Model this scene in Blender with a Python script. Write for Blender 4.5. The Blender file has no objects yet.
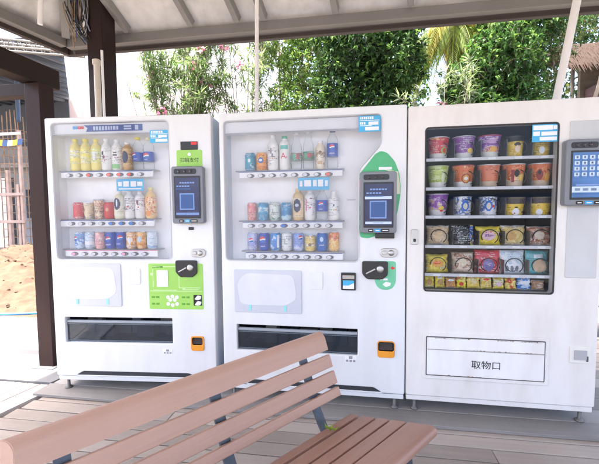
import bpy, bmesh, math, random
from mathutils import Vector, Matrix
random.seed(7)
SC = bpy.context.scene
COL = SC.collection
R = math.radians

# ------------------------------------------------------------------ camera
cam_d = bpy.data.cameras.new('camera'); cam = bpy.data.objects.new('camera', cam_d); COL.objects.link(cam)
cr = Vector((0.98812, 0.15343, -0.00852)); cu = Vector((-0.00115, 0.06284, 0.99802)); cf = Vector((-0.15366, 0.98616, -0.06227))
M = Matrix.Identity(4)
for i in range(3):
    M[i][0] = cr[i]; M[i][1] = cu[i]; M[i][2] = -cf[i]
M[0][3], M[1][3], M[2][3] = 0.8429, -2.186, 1.2252
cam.matrix_world = M
cam_d.sensor_width = 36; cam_d.sensor_fit = 'HORIZONTAL'; cam_d.lens = 21.768
cam_d.clip_start = 0.02; cam_d.clip_end = 500
SC.camera = cam

# ------------------------------------------------------------------ light
SUN_EL, SUN_AZ = R(71), R(-105)      # azimuth measured from +y towards +x
w = bpy.data.worlds.new('World'); SC.world = w; w.use_nodes = True
nt = w.node_tree; nt.nodes.clear()
sky = nt.nodes.new('ShaderNodeTexSky'); sky.sky_type = 'NISHITA'; sky.sun_disc = False
sky.sun_elevation = SUN_EL; sky.sun_rotation = SUN_AZ; sky.dust_density = 5.5; sky.air_density = 0.75; sky.ozone_density = 0.5
bg = nt.nodes.new('ShaderNodeBackground'); bg.inputs[1].default_value = 0.15
wo = nt.nodes.new('ShaderNodeOutputWorld')
nt.links.new(sky.outputs[0], bg.inputs[0]); nt.links.new(bg.outputs[0], wo.inputs[0])
sd = bpy.data.lights.new('sun', 'SUN'); so = bpy.data.objects.new('sun', sd); COL.objects.link(so)
sd.energy = 2.2; sd.angle = R(0.6); sd.color = (1.0, 0.95, 0.88)
sdir = Vector((math.cos(SUN_EL) * math.sin(SUN_AZ), math.cos(SUN_EL) * math.cos(SUN_AZ), math.sin(SUN_EL)))
so.rotation_euler = sdir.to_track_quat('Z', 'Y').to_euler(); so.location = (0, 0, 20)
vs = SC.view_settings
SC.display_settings.display_device = 'sRGB'
vs.view_transform = 'Standard'; vs.look = 'None'; vs.gamma = 1; vs.use_curve_mapping = False
vs.exposure = 3.03
try:
    SC.cycles.use_denoising = True; SC.cycles.max_bounces = 10; SC.cycles.diffuse_bounces = 6; SC.cycles.transparent_max_bounces = 16
except Exception:
    pass

# ------------------------------------------------------------------ materials
MATS = {}
def new_mat(name):
    m = bpy.data.materials.new(name); m.use_nodes = True
    return m, m.node_tree, m.node_tree.nodes['Principled BSDF']
def N(t, k): return t.nodes.new(k)
def coords(t, scale):
    c = N(t, 'ShaderNodeTexCoord'); mp = N(t, 'ShaderNodeMapping'); mp.inputs['Scale'].default_value = scale
    t.links.new(c.outputs['Object'], mp.inputs[0]); return mp.outputs[0]
def mat(name, col, rough=.5, metal=0, var=0.06, scale=(6, 6, 6), bump=0, bscale=None, spec=.5, emit=0, coat=0):
    """plain surface with a little mottling (and bump) so that nothing is perfectly uniform"""
    if name in MATS: return MATS[name]
    m, t, p = new_mat(name)
    p.inputs['Roughness'].default_value = rough; p.inputs['Metallic'].default_value = metal
    p.inputs['Specular IOR Level'].default_value = spec
    if coat: p.inputs['Coat Weight'].default_value = coat
    v = coords(t, scale)
    n = N(t, 'ShaderNodeTexNoise'); n.inputs['Scale'].default_value = 1; n.inputs['Detail'].default_value = 6
    t.links.new(v, n.inputs['Vector'])
    r = N(t, 'ShaderNodeValToRGB'); r.color_ramp.elements[0].position = .3; r.color_ramp.elements[1].position = .7
    r.color_ramp.elements[0].color = (*[max(0, c * (1 - var)) for c in col], 1)
    r.color_ramp.elements[1].color = (*[min(1, c * (1 + var)) for c in col], 1)
    t.links.new(n.outputs['Fac'], r.inputs[0]); t.links.new(r.outputs[0], p.inputs['Base Color'])
    if emit:
        t.links.new(r.outputs[0], p.inputs['Emission Color']); p.inputs['Emission Strength'].default_value = emit
    if bump:
        b = N(t, 'ShaderNodeBump'); b.inputs['Strength'].default_value = bump; b.inputs['Distance'].default_value = .01
        n2 = N(t, 'ShaderNodeTexNoise'); n2.inputs['Scale'].default_value = 1; n2.inputs['Detail'].default_value = 8
        t.links.new(coords(t, bscale or tuple(s * 4 for s in scale)), n2.inputs['Vector'])
        t.links.new(n2.outputs['Fac'], b.inputs['Height']); t.links.new(b.outputs[0], p.inputs['Normal'])
    MATS[name] = m; return m
def printed(name, cols, scale=30, rough=.3, stretch=(1, 1, 1)):
    """printed packaging: bands and patches of a few ink colours with rows of fine print"""
    if name in MATS: return MATS[name]
    m, t, p = new_mat(name); p.inputs['Roughness'].default_value = rough
    def math_(op, a, b=None, c=None):
        q = N(t, 'ShaderNodeMath'); q.operation = op
        for k, v in enumerate((a, b, c)):
            if v is None: continue
            if isinstance(v, (int, float)): q.inputs[k].default_value = v
            else: t.links.new(v, q.inputs[k])
        return q.outputs[0]
    oi = N(t, 'ShaderNodeObjectInfo')
    def noise_(vec_scale, sc, det):
        ad = N(t, 'ShaderNodeVectorMath'); ad.operation = 'ADD'
        t.links.new(coords(t, vec_scale), ad.inputs[0]); t.links.new(oi.outputs['Random'], ad.inputs[1])
        n = N(t, 'ShaderNodeTexNoise'); n.inputs['Scale'].default_value = sc; n.inputs['Detail'].default_value = det
        t.links.new(ad.outputs[0], n.inputs['Vector']); return n.outputs['Fac']
    pic = noise_(stretch, scale * 1.6, 2.5); band = noise_((.02, .02, 1), scale * 1.1, 0)
    v = math_('ADD', math_('MULTIPLY', pic, .55), math_('MULTIPLY', band, .45))
    r = N(t, 'ShaderNodeValToRGB'); r.color_ramp.interpolation = 'CONSTANT'
    k = len(cols); e = r.color_ramp.elements
    pos = [0, .49, .55, .59, .63][:k]
    e[0].position = 0; e[0].color = (*cols[0], 1); e[1].position = pos[1]; e[1].color = (*cols[1], 1)
    for i in range(2, k):
        q = e.new(pos[i]); q.color = (*cols[i], 1)
    t.links.new(v, r.inputs[0])
    sep = N(t, 'ShaderNodeSeparateXYZ'); t.links.new(coords(t, (1, 1, 1)), sep.inputs[0])
    row = math_('GREATER_THAN', math_('FRACT', math_('MULTIPLY', sep.outputs[2], 95)), .45)
    ink = math_('GREATER_THAN', noise_((1, 1, .35), 330, 1), .5)
    reg = math_('GREATER_THAN', noise_((.6, .6, 1), 38, 0), .54)
    msk = math_('MULTIPLY', math_('MULTIPLY', row, ink), math_('MULTIPLY', reg, .75))
    mx = N(t, 'ShaderNodeMix'); mx.data_type = 'RGBA'; lum = sum(cols[0]) / 3
    mx.inputs[7].default_value = (.85, .85, .84, 1) if lum < .3 else (*[c * .25 for c in cols[-1]], 1)
    t.links.new(r.outputs[0], mx.inputs[6]); t.links.new(msk, mx.inputs[0]); t.links.new(mx.outputs[2], p.inputs['Base Color'])
    MATS[name] = m; return m
def clear(name, tint=(1, 1, 1), haze=0.0, hazecol=(.8, .8, .82), rough=.03, ior=1.45):
    if name in MATS: return MATS[name]
    m, t, p = new_mat(name); t.nodes.remove(p)
    out = t.nodes['Material Output']
    tr = N(t, 'ShaderNodeBsdfTransparent'); tr.inputs[0].default_value = (*tint, 1)
    gl = N(t, 'ShaderNodeBsdfGlossy'); gl.inputs['Roughness'].default_value = rough
    df = N(t, 'ShaderNodeBsdfDiffuse'); df.inputs[0].default_value = (*hazecol, 1)
    fr = N(t, 'ShaderNodeFresnel'); fr.inputs[0].default_value = ior
    mx = N(t, 'ShaderNodeMixShader'); mx2 = N(t, 'ShaderNodeMixShader')
    no = N(t, 'ShaderNodeTexNoise'); no.inputs['Scale'].default_value = 1; no.inputs['Detail'].default_value = 5
    t.links.new(coords(t, (3, 3, 2)), no.inputs['Vector'])
    mr = N(t, 'ShaderNodeMapRange'); mr.inputs[1].default_value = .3; mr.inputs[2].default_value = .75
    mr.inputs[3].default_value = haze * .5; mr.inputs[4].default_value = haze * 1.5
    t.links.new(no.outputs['Fac'], mr.inputs[0]); t.links.new(mr.outputs[0], mx2.inputs[0])
    t.links.new(tr.outputs[0], mx2.inputs[1]); t.links.new(df.outputs[0], mx2.inputs[2])
    t.links.new(fr.outputs[0], mx.inputs[0]); t.links.new(mx2.outputs[0], mx.inputs[1]); t.links.new(gl.outputs[0], mx.inputs[2])
    t.links.new(mx.outputs[0], out.inputs[0]); MATS[name] = m; return m
def weathered_paint(name, col, stain, amount, rough=.4):
    """painted sheet steel with rubbed grime and vertical streaks"""
    m, t, p = new_mat(name); p.inputs['Roughness'].default_value = rough
    n1 = N(t, 'ShaderNodeTexNoise'); n1.inputs['Scale'].default_value = 1; n1.inputs['Detail'].default_value = 9; n1.inputs['Roughness'].default_value = .7
    t.links.new(coords(t, (2.5, 2.5, 1.2)), n1.inputs['Vector'])
    n2 = N(t, 'ShaderNodeTexNoise'); n2.inputs['Scale'].default_value = 1; n2.inputs['Detail'].default_value = 4
    t.links.new(coords(t, (9, 9, 2.2)), n2.inputs['Vector'])
    mu = N(t, 'ShaderNodeMath'); mu.operation = 'MULTIPLY'
    t.links.new(n1.outputs['Fac'], mu.inputs[0]); t.links.new(n2.outputs['Fac'], mu.inputs[1])
    mr = N(t, 'ShaderNodeMapRange'); mr.inputs[1].default_value = .2; mr.inputs[2].default_value = .42; mr.inputs[4].default_value = amount
    t.links.new(mu.outputs[0], mr.inputs[0])
    mx = N(t, 'ShaderNodeMix'); mx.data_type = 'RGBA'
    mx.inputs[6].default_value = (*col, 1); mx.inputs[7].default_value = (*stain, 1)
    t.links.new(mr.outputs[0], mx.inputs[0]); t.links.new(mx.outputs[2], p.inputs['Base Color'])
    b = N(t, 'ShaderNodeBump'); b.inputs['Strength'].default_value = .04; b.inputs['Distance'].default_value = .01
    t.links.new(n1.outputs['Fac'], b.inputs['Height']); t.links.new(b.outputs[0], p.inputs['Normal'])
    return m
def grain(name, col, dark, axis, rough=.55, var=.5, rand=.25, bump=.25, freq=60, long=1.2, spec=.5):
    """wood or wood-plastic boards, grain running along one axis; each loose piece gets its own tone"""
    if name in MATS: return MATS[name]
    m, t, p = new_mat(name); p.inputs['Roughness'].default_value = rough
    p.inputs['Specular IOR Level'].default_value = spec
    s = [freq, freq, freq]; s[axis] = long
    n = N(t, 'ShaderNodeTexNoise'); n.inputs['Scale'].default_value = 1; n.inputs['Detail'].default_value = 8; n.inputs['Roughness'].default_value = .65
    t.links.new(coords(t, s), n.inputs['Vector'])
    n3 = N(t, 'ShaderNodeTexNoise'); n3.inputs['Scale'].default_value = 1; n3.inputs['Detail'].default_value = 5
    t.links.new(coords(t, (2.2, 2.2, 2.2)), n3.inputs['Vector'])
    g = N(t, 'ShaderNodeNewGeometry')
    ad = N(t, 'ShaderNodeMath'); ad.operation = 'MULTIPLY_ADD'; ad.inputs[1].default_value = var
    mr = N(t, 'ShaderNodeMapRange'); mr.inputs[3].default_value = -rand; mr.inputs[4].default_value = rand
    t.links.new(g.outputs['Random Per Island'], mr.inputs[0])
    ad2 = N(t, 'ShaderNodeMath'); ad2.operation = 'ADD'
    t.links.new(n.outputs['Fac'], ad.inputs[0]); t.links.new(mr.outputs[0], ad.inputs[2])
    mm = N(t, 'ShaderNodeMath'); mm.operation = 'MULTIPLY_ADD'; mm.inputs[1].default_value = .7; mm.inputs[2].default_value = -.1
    t.links.new(n3.outputs['Fac'], mm.inputs[0])
    t.links.new(ad.outputs[0], ad2.inputs[0]); t.links.new(mm.outputs[0], ad2.inputs[1]); ad2.use_clamp = True
    mx = N(t, 'ShaderNodeMix'); mx.data_type = 'RGBA'
    mx.inputs[6].default_value = (*dark, 1); mx.inputs[7].default_value = (*col, 1)
    t.links.new(ad2.outputs[0], mx.inputs[0]); t.links.new(mx.outputs[2], p.inputs['Base Color'])
    b = N(t, 'ShaderNodeBump'); b.inputs['Strength'].default_value = bump; b.inputs['Distance'].default_value = .004
    t.links.new(n.outputs['Fac'], b.inputs['Height']); t.links.new(b.outputs[0], p.inputs['Normal'])
    MATS[name] = m; return m
def leafmat(name, col, tr=.35):
    if name in MATS: return MATS[name]
    m, t, p = new_mat(name); out = t.nodes['Material Output']
    p.inputs['Roughness'].default_value = .6; p.inputs['Specular IOR Level'].default_value = .3
    g = N(t, 'ShaderNodeNewGeometry'); h = N(t, 'ShaderNodeHueSaturation'); h.inputs['Color'].default_value = (*col, 1)
    mr = N(t, 'ShaderNodeMapRange'); mr.inputs[3].default_value = .55; mr.inputs[4].default_value = 1.6
    t.links.new(g.outputs['Random Per Island'], mr.inputs[0]); t.links.new(mr.outputs[0], h.inputs['Value'])
    t.links.new(h.outputs[0], p.inputs['Base Color'])
    tl = N(t, 'ShaderNodeBsdfTranslucent'); h2 = N(t, 'ShaderNodeHueSaturation'); h2.inputs['Value'].default_value = 1.3; h2.inputs['Hue'].default_value = .485
    t.links.new(h.outputs[0], h2.inputs['Color']); t.links.new(h2.outputs[0], tl.inputs[0])
    mx = N(t, 'ShaderNodeMixShader'); mx.inputs[0].default_value = tr
    t.links.new(p.outputs[0], mx.inputs[1]); t.links.new(tl.outputs[0], mx.inputs[2]); t.links.new(mx.outputs[0], out.inputs[0])
    MATS[name] = m; return m

# ------------------------------------------------------------------ object helpers
def thing(name, label, cat, loc=(0, 0, 0), rz=0, group=None):
    o = bpy.data.objects.new(name, None); COL.objects.link(o)
    o.location = loc; o.rotation_euler = (0, 0, rz); o.empty_display_size = .1
    tag(o, label, cat, group); return o
def tag(o, label, cat, group=None):
    o['label'] = label; o['category'] = cat
    if group: o['group'] = group
    return o
def obj(name, bm, mats, parent=None, smooth=False, label=None):
    me = bpy.data.meshes.new(name)
    bmesh.ops.recalc_face_normals(bm, faces=bm.faces)
    bm.to_mesh(me); bm.free()
    for m in (mats if isinstance(mats, (list, tuple)) else [mats]): me.materials.append(m)
    if smooth:
        me.polygons.foreach_set('use_smooth', [True] * len(me.polygons))
        try: me.set_sharp_from_angle(angle=R(38))
        except Exception: pass
    o = bpy.data.objects.new(name, me); COL.objects.link(o)
    if parent: o.parent = parent
    if label: o['label'] = label
    return o
def struct(o, kind='structure'):
    o['kind'] = kind; return o
def B(): return bmesh.new()
def box(bm, x0, x1, y0, y1, z0, z1, mi=0, bev=0, mtx=None):
    vv = [bm.verts.new((x, y, z)) for x in (x0, x1) for y in (y0, y1) for z in (z0, z1)]
    ff = [bm.faces.new([vv[i] for i in q]) for q in ((0, 1, 3, 2), (4, 6, 7, 5), (0, 4, 5, 1), (2, 3, 7, 6), (0, 2, 6, 4), (1, 5, 7, 3))]
    for f in ff: f.material_index = mi
    if bev:
        es = list({e for f in ff for e in f.edges})
        r = bmesh.ops.bevel(bm, geom=es, offset=bev, segments=2, affect='EDGES', profile=.5)
        vv = list({v for f in r['faces'] for v in f.verts} | {v for v in vv if v.is_valid})
        for f in r['faces']: f.material_index = mi
    if mtx is not None: bmesh.ops.transform(bm, matrix=mtx, verts=vv)
    return vv
def tube(bm, pts, rad, n=8, mi=0, cap=True):
    """round bar along a polyline; rad is a number or one per point"""
    pts = [Vector(p) for p in pts]; rs = rad if isinstance(rad, (list, tuple)) else [rad] * len(pts)
    rings = []; up = None
    for i, p in enumerate(pts):
        d = (pts[min(i + 1, len(pts) - 1)] - pts[max(i - 1, 0)]).normalized()
        if up is None: up = d.orthogonal().normalized()
        up = (up - d * up.dot(d)).normalized(); sdv = d.cross(up)
        rings.append([bm.verts.new(p + (up * math.cos(2 * math.pi * k / n) + sdv * math.sin(2 * math.pi * k / n)) * rs[i]) for k in range(n)])
    for a, b in zip(rings, rings[1:]):
        for k in range(n):
            f = bm.faces.new((a[k], a[(k + 1) % n], b[(k + 1) % n], b[k])); f.material_index = mi; f.smooth = True
    if cap:
        for q in (rings[0][::-1], rings[-1]):
            bm.faces.new(q).material_index = mi
def lathe(bm, prof, n=20, mis=None, c=(0, 0, 0)):
    """prof: list of (r, z); mis: material index per segment"""
    rings = []
    for r, z in prof:
        if r < 1e-6: rings.append([bm.verts.new((c[0], c[1], c[2] + z))])
        else: rings.append([bm.verts.new((c[0] + r * math.cos(2 * math.pi * k / n), c[1] + r * math.sin(2 * math.pi * k / n), c[2] + z)) for k in range(n)])
    for i, (a, b) in enumerate(zip(rings, rings[1:])):
        mi = mis[i] if mis else 0
        for k in range(n):
            k2 = (k + 1) % n
            q = [a[k], a[k2], b[k2], b[k]] if len(a) > 1 and len(b) > 1 else ([a[0], b[k2], b[k]] if len(a) == 1 else [a[k], a[k2], b[0]])
            if len(set(q)) < 3: continue
            f = bm.faces.new(q); f.material_index = mi; f.smooth = True
def extrude_poly(bm, poly, place, d0, d1, mi=0):
    """closed polygon (a, b) -> place(a, b, d) between depths d0 and d1"""
    A = [bm.verts.new(place(a, b, d0)) for a, b in poly]; C = [bm.verts.new(place(a, b, d1)) for a, b in poly]
    n = len(poly)
    for f in [bm.faces.new(A), bm.faces.new(C[::-1])] + [bm.faces.new((A[i], A[(i + 1) % n], C[(i + 1) % n], C[i])) for i in range(n)]:
        f.material_index = mi
def rrect(x0, x1, z0, z1, r=.01, n=4):
    p = []
    for cx, cz, a in ((x1 - r, z1 - r, 0), (x0 + r, z1 - r, 90), (x0 + r, z0 + r, 180), (x1 - r, z0 + r, 270)):
        for k in range(n + 1):
            t = R(a + 90 * k / n); p.append((cx + r * math.cos(t), cz + r * math.sin(t)))
    return p
def rounded(poly, r, n=3):
    """round every corner of a polygon"""
    out = []; k = len(poly)
    for i in range(k):
        p0, p, p1 = (Vector(poly[j % k]) for j in (i - 1, i, i + 1))
        a = (p0 - p); b = (p1 - p); q = min(r, a.length * .45, b.length * .45)
        A = p + a.normalized() * q; Bq = p + b.normalized() * q
        for s in range(n + 1):
            t = s / n; out.append(tuple((1 - t) ** 2 * A + 2 * t * (1 - t) * p + t * t * Bq))
    return out
def curve_mesh(cu):
    o = bpy.data.objects.new('tmp', cu); COL.objects.link(o)
    dg = bpy.context.evaluated_depsgraph_get(); dg.update()
    me = bpy.data.meshes.new_from_object(o.evaluated_get(dg))
    bpy.data.objects.remove(o); bpy.data.curves.remove(cu); return me
def plate_bm(loops, d0, d1, bev=.0):
    """flat plate in the x/z plane from depth d0 (front) to d1, holes = extra loops, edges rounded by bev"""
    cu = bpy.data.curves.new('tmp', 'CURVE'); cu.dimensions = '2D'; cu.fill_mode = 'BOTH'
    cu.extrude = max((d1 - d0) / 2 - bev, 1e-4); cu.bevel_depth = bev; cu.bevel_resolution = 1; cu.offset = -bev
    for lp in loops:
        s = cu.splines.new('POLY'); s.points.add(len(lp) - 1); s.use_cyclic_u = True
        for p, (a, b) in zip(s.points, lp): p.co = (a, b, 0, 1)
    me = curve_mesh(cu)
    mid = (d0 + d1) / 2
    bm = B(); bm.from_mesh(me); bpy.data.meshes.remove(me)
    for v in bm.verts: v.co = (v.co.x, mid - v.co.z, v.co.y)
    bmesh.ops.remove_doubles(bm, verts=bm.verts, dist=1e-5)
    return bm
def plate(name, loops, d0, d1, m, parent, bev=.0, label=None):
    return obj(name, plate_bm(loops, d0, d1, bev), m, parent, label=label)
def text_bm(s, size, ext=.0006):
    cu = bpy.data.curves.new('txt', 'FONT'); cu.body = s; cu.size = size; cu.align_x = 'CENTER'; cu.align_y = 'CENTER'; cu.extrude = ext
    me = curve_mesh(cu); bm = B(); bm.from_mesh(me); bpy.data.meshes.remove(me); return bm
def text_on(name, s, x, z, d, size, m, parent, sx=1):
    bm = text_bm(s, size)
    for v in bm.verts: v.co = (x + v.co.x * sx, d - v.co.z, z + v.co.y)
    return obj(name, bm, m, parent)
def copy_tree(o, parent=None):
    c = o.copy(); COL.objects.link(c)
    if parent: c.parent = parent
    for ch in list(o.children): copy_tree(ch, c)
    return c

# ------------------------------------------------------------------ shared materials
white1 = weathered_paint('white_enamel', (.765, .775, .785), (.60, .59, .57), .35)
white3 = weathered_paint('grimy_white_enamel', (.80, .775, .75), (.56, .50, .43), .40)
side_paint = mat('side_panel_paint', (.60, .66, .74), .4)
inner_white = mat('display_white', (.92, .92, .935), .6)
dark_in = mat('dark_interior', (.035, .036, .04), .5)
black_pl = mat('black_plastic', (.02, .02, .022), .35)
grey_pl = mat('grey_terminal', (.20, .215, .24), .4)
steel = mat('brushed_steel', (.5, .5, .5), .35, .9)
dark_steel = mat('dark_steel', (.09, .10, .12), .45, .3, bump=.1)
acrylic = clear('hazy_acrylic', (1, 1, 1), .05, (.92, .92, .94), .06, 1.22)
glass = clear('window_glass', (.95, .96, .97), .004, (.8, .8, .82), .03, 1.22)
slot_glass = clear('smoked_flap', (.50, .56, .62), .05, (.4, .46, .52), .04, 1.45)
lime = mat('lime_sticker', (.34, .64, .12), .4)
lime_lt = mat('lime_outline', (.62, .85, .42), .4)
green = mat('green_sticker', (.08, .44, .19), .4)
green_lt = mat('mint_sticker', (.16, .55, .32), .4)
skyblue = mat('sky_blue_sticker', (.06, .42, .72), .4)
whitep = mat('white_print', (.85, .86, .88), .45)
navy = mat('navy_banner', (.02, .07, .30), .4)
black_ink = mat('black_ink', (.015, .015, .015), .6)
orange_pl = mat('orange_plastic', (.85, .33, .03), .4)
redp = mat('red_print', (.72, .04, .04), .4)
bluep = mat('blue_print', (.02, .13, .55), .4)
pinkp = mat('pink_print', (.80, .25, .42), .4)
cream_pl = mat('cream_plastic', (.78, .76, .70), .5)
rubber = mat('grey_rubber', (.2, .2, .21), .7)

# ================================================================== SETTING
gm = mat('dry_ground', (.19, .172, .15), .9, var=.3, scale=(.8, .8, .8), bump=.4)
bm = B()
for q in (0,):
    vv = [bm.verts.new(p) for p in ((-200, -200, -.10), (200, -200, -.10), (200, 200, -.10), (-200, 200, -.10))]; bm.faces.new(vv)
struct(obj('ground', bm, gm))
conc = mat('pale_concrete', (.15, .15, .154), .8, var=.2, scale=(2, 2, 2), bump=.3)
bm = B(); extrude_poly(bm, [(-9, .03), (-1.33, .045), (-1.15, .9), (-1.15, 1.45), (-9, 1.40)], lambda a, b, d: (a, b, d), -.098, -.004)
bmesh.ops.subdivide_edges(bm, edges=bm.edges[:], cuts=1)
struct(obj('concrete_path', bm, conc))

deck_wood = grain('weathered_deck', (.43, .365, .315), (.19, .155, .13), 0, .45, .55, .38, .4, 45, 1.0)
deck_wood2 = grain('weathered_deck_side', (.42, .39, .37), (.24, .21, .19), 0, .42, .45, .3, .3, 45, 1.0)
SK = R(11.2); sk = Vector((math.sin(SK), math.cos(SK), 0))       # the slanted side direction
bm = B(); P = .1035; y = -4.2
def strip_x(y): return -1.262 + (y - .05) * math.tan(SK)
rw = random.Random(3)
while y < 1.5:
    xs = [strip_x(y + P / 2) + .06]; x = xs[0]
    while x < 6:
        x += rw.uniform(1.9, 2.6) if len(xs) > 1 else rw.uniform(.8, 2.4); xs.append(min(x, 6.3))
    for a, b in zip(xs, xs[1:]):
        dz = rw.uniform(-.0012, .0012)
        box(bm, a + .0015, b - .0015, y + .0035, y + P - .0035, -.048, -.016 + dz, bev=.0025)
    y += P
struct(obj('deck', bm, deck_wood))
bm = B(); vv = [bm.verts.new(p) for p in ((-1.55, -4.4, -.062), (6.4, -4.4, -.062), (6.4, 1.5, -.062), (-1.15, 1.5, -.062))]; bm.faces.new(vv)
box(bm, -2.3, 6.3, -4.3, -4.25, -.099, -.02)
struct(obj('deck_subfloor', bm, mat('deck_gap_dark', (.05, .045, .04), .9)))  # dark sheet below the boards, showing through their gaps
# side boards running away along the slanted edge, and the pale edge strip
bm = B()
for k in range(16):
    a = k * P + .004; b = (k + 1) * P - .004
    for s0, s1 in ((-4.2 - .3 * (k % 3), -2.1 + .4 * (k % 4)), (-2.1 + .4 * (k % 4) + .003, .035)):
        poly = [(-a, s0), (-b, s0), (-b, s1), (-a, s1)]
        extrude_poly(bm, [(strip_x(s) - .035 + t, s) for t, s in poly], lambda p, q, d: (p, q, d), -.046, -.016 + rw.uniform(-.001, .001))
struct(obj('side_deck', bm, deck_wood2))
bm = B(); extrude_poly(bm, [(strip_x(s) + t, s) for t, s in ((-.031, -4.2), (.03, -4.2), (.03, .2), (-.031, .2))], lambda p, q, d: (p, q, d), -.046, -.008)
struct(obj('deck_edge_strip', bm, grain('pale_strip', (.62, .58, .53), (.42, .38, .34), 1, .5, .4, 0)))
bm = B(); yy = -.13
for k in range(6):
    box(bm, -1.305 + .02 * k, 3.4, yy + .002, yy + .148, -.013, .006, bev=.003); yy += .15
struct(obj('machine_platform', bm, grain('grey_boards', (.30, .28, .265), (.10, .092, .085), 0, .55, .6, .4, .4)))

# ================================================================== PAVILION
wood_grey = grain('grey_painted_timber', (.24, .225, .21), (.14, .13, .12), 0, .6, .4, .15, .15, 30, 1.5)
wood_grey_y = grain('grey_painted_rafter', (.25, .24, .225), (.16, .15, .14), 1, .6, .4, .15, .15, 30, 1.5)
fascia_m = grain('dark_brown_fascia', (.05, .034, .028), (.026, .018, .015), 0, .6, .5, .1)
post_m = grain('dark_brown_post', (.034, .021, .018), (.018, .011, .010), 2, .4, .5, .1, .1, spec=.12)
ceil_m = weathered_paint('cream_ceiling_board', (.62, .60, .58), (.36, .33, .30), .6, .8)
pav = thing('pavilion', 'open timber pavilion with cream ceiling boards and grey rafters over the vending machines', 'pavilion', (-1.5, .97, 0))
def inpav(o): o.matrix_parent_inverse = Matrix.Translation((1.5, -.97, 0)); return o
EY, EX, ZE, TS = 1.22, -2.085, 2.965, math.tan(R(33))
def dback(x, y): return EY - y
def dleft(x, y): return ((x - EX) * math.cos(SK) - (y - EY) * math.sin(SK))
RX = 6.0; RUN = 2.85
def zc(x, y): return ZE + TS * min(dback(x, y), dleft(x, y), y - (EY - 2 * RUN), (RX - x))
# corners of the roof
FL = Vector((EX - 2 * RUN * math.tan(SK), EY - 2 * RUN, 0)); BL = Vector((EX, EY, 0)); BR = Vector((RX, EY, 0)); FR = Vector((RX, EY - 2 * RUN, 0))
RL = Vector((EX + (RUN - RUN * math.sin(SK)) / math.cos(SK), EY - RUN, 0)); RR = Vector((RX - RUN, EY - RUN, 0))
ov = .12
def lift(v, dz=0): return Vector((v.x, v.y, zc(v.x, v.y) + dz))
def ceiling(name, polys, dz0, dz1, m):
    bm = B()
    for poly in polys:
        A = [bm.verts.new(lift(p, dz0)) for p in poly]; C = [bm.verts.new(lift(p, dz1)) for p in poly]
        bm.faces.new(A); bm.faces.new(C[::-1]); n = len(poly)
        for i in range(n): bm.faces.new((A[i], A[(i + 1) % n], C[(i + 1) % n], C[i]))
    return inpav(obj(name, bm, m, pav))
# ceiling boards are butted along the slope with a thin seam
ceiling('ceiling', [[BL, BR, RR, RL], [FL, RL, RR, FR], [BR, FR, RR], [BL, RL, FL]], .0, .03, ceil_m)
ceiling('roof_covering', [[BL, BR, RR, RL], [FL, RL, RR, FR], [BR, FR, RR], [BL, RL, FL]], .034, .09, mat('roof_tiles', (.16, .12, .10), .8, var=.3, scale=(8, 8, 8)))
def beam(name, p, q, wd, h, m, drop=0.0):
    """squared timber whose top runs from p to q"""
    p = Vector(p); q = Vector(q); d = (q - p); L = d.length; d.normalize()
    s = d.cross(Vector((0, 0, 1))).normalized(); u = s.cross(d)
    bm = B(); box(bm, 0, L, -wd / 2, wd / 2, -h - drop, -drop, bev=.004)
    o = obj(name, bm, m, pav)
    mt = Matrix((d, s, u)).transposed().to_4x4(); mt.translation = p
    o.matrix_parent_inverse = Matrix.Translation((1.5, -.97, 0)); o.matrix_basis = mt; return o
rd = Vector((math.sin(SK), math.cos(SK), 0))
for x in (-1.339, -.682, -.23, .02, .672, 1.311, 1.98, 2.64, 3.3, 3.96, 4.6):
    e = Vector((x, EY - .06, 0)); t = e - rd * 2.65
    if dleft(t.x, t.y) < dback(t.x, t.y):      # stop on the hip
        lo = 0
        for k in range(200):
            q = e - rd * (k * .0133)
            if dleft(q.x, q.y) < dback(q.x, q.y): break
        t = q
    beam('rafter', lift(e, -.002), lift(t, -.002), .052, .075, wood_grey_y)
beam('hip_rafter', lift(BL + Vector((.07, -.08, 0)), -.002), lift(RL, -.002), .07, .095, wood_grey_y)
for s in (.9, 1.75, 2.6, 3.5):
    e = FL.lerp(BL, 1 - s / (BL - FL).length) + Vector((.06, 0, 0)); dirn = Vector((1, -.05, 0)).normalized(); q = e.copy()
    while dleft(q.x, q.y) < min(dback(q.x, q.y), q.y - (EY - 2 * RUN)) - .02: q += dirn * .02
    if (q - e).length > .3: beam('rafter', lift(e, -.002), lift(q, -.002), .052, .075, wood_grey_y)
zt = 2.955
beam('eave_beam', (EX + .045, EY - .02, zt), (RX, EY - .02, zt), .075, .085, wood_grey)
beam('eave_beam', (EX + .04 - 2 * RUN * math.tan(SK), EY - 2 * RUN, zt), (EX + .04 - .07 * math.tan(SK), EY - .065, zt), .075, .085, wood_grey)
beam('fascia_board', (EX - .03, EY + .05, zt + .04), (RX, EY + .05, zt + .04), .05, .165, fascia_m)
beam('fascia_board', (EX - .025 - 2 * RUN * math.tan(SK), EY - 2 * RUN, zt + .04), (EX - .025 + .01, EY + .022, zt + .04), .05, .165, fascia_m)
for px, py in ((-1.5, .97), (5.3, .97), (-2.35, -3.9), (5.3, -3.9)):
    bm = B(); box(bm, -.085, .085, -.085, .085, -.05, zc(px, py) + .012, bev=.008)
    o = inpav(obj('post', bm, post_m, pav)); o.location = (px, py, 0); o.rotation_euler = (0, 0, -SK * .5)

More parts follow.
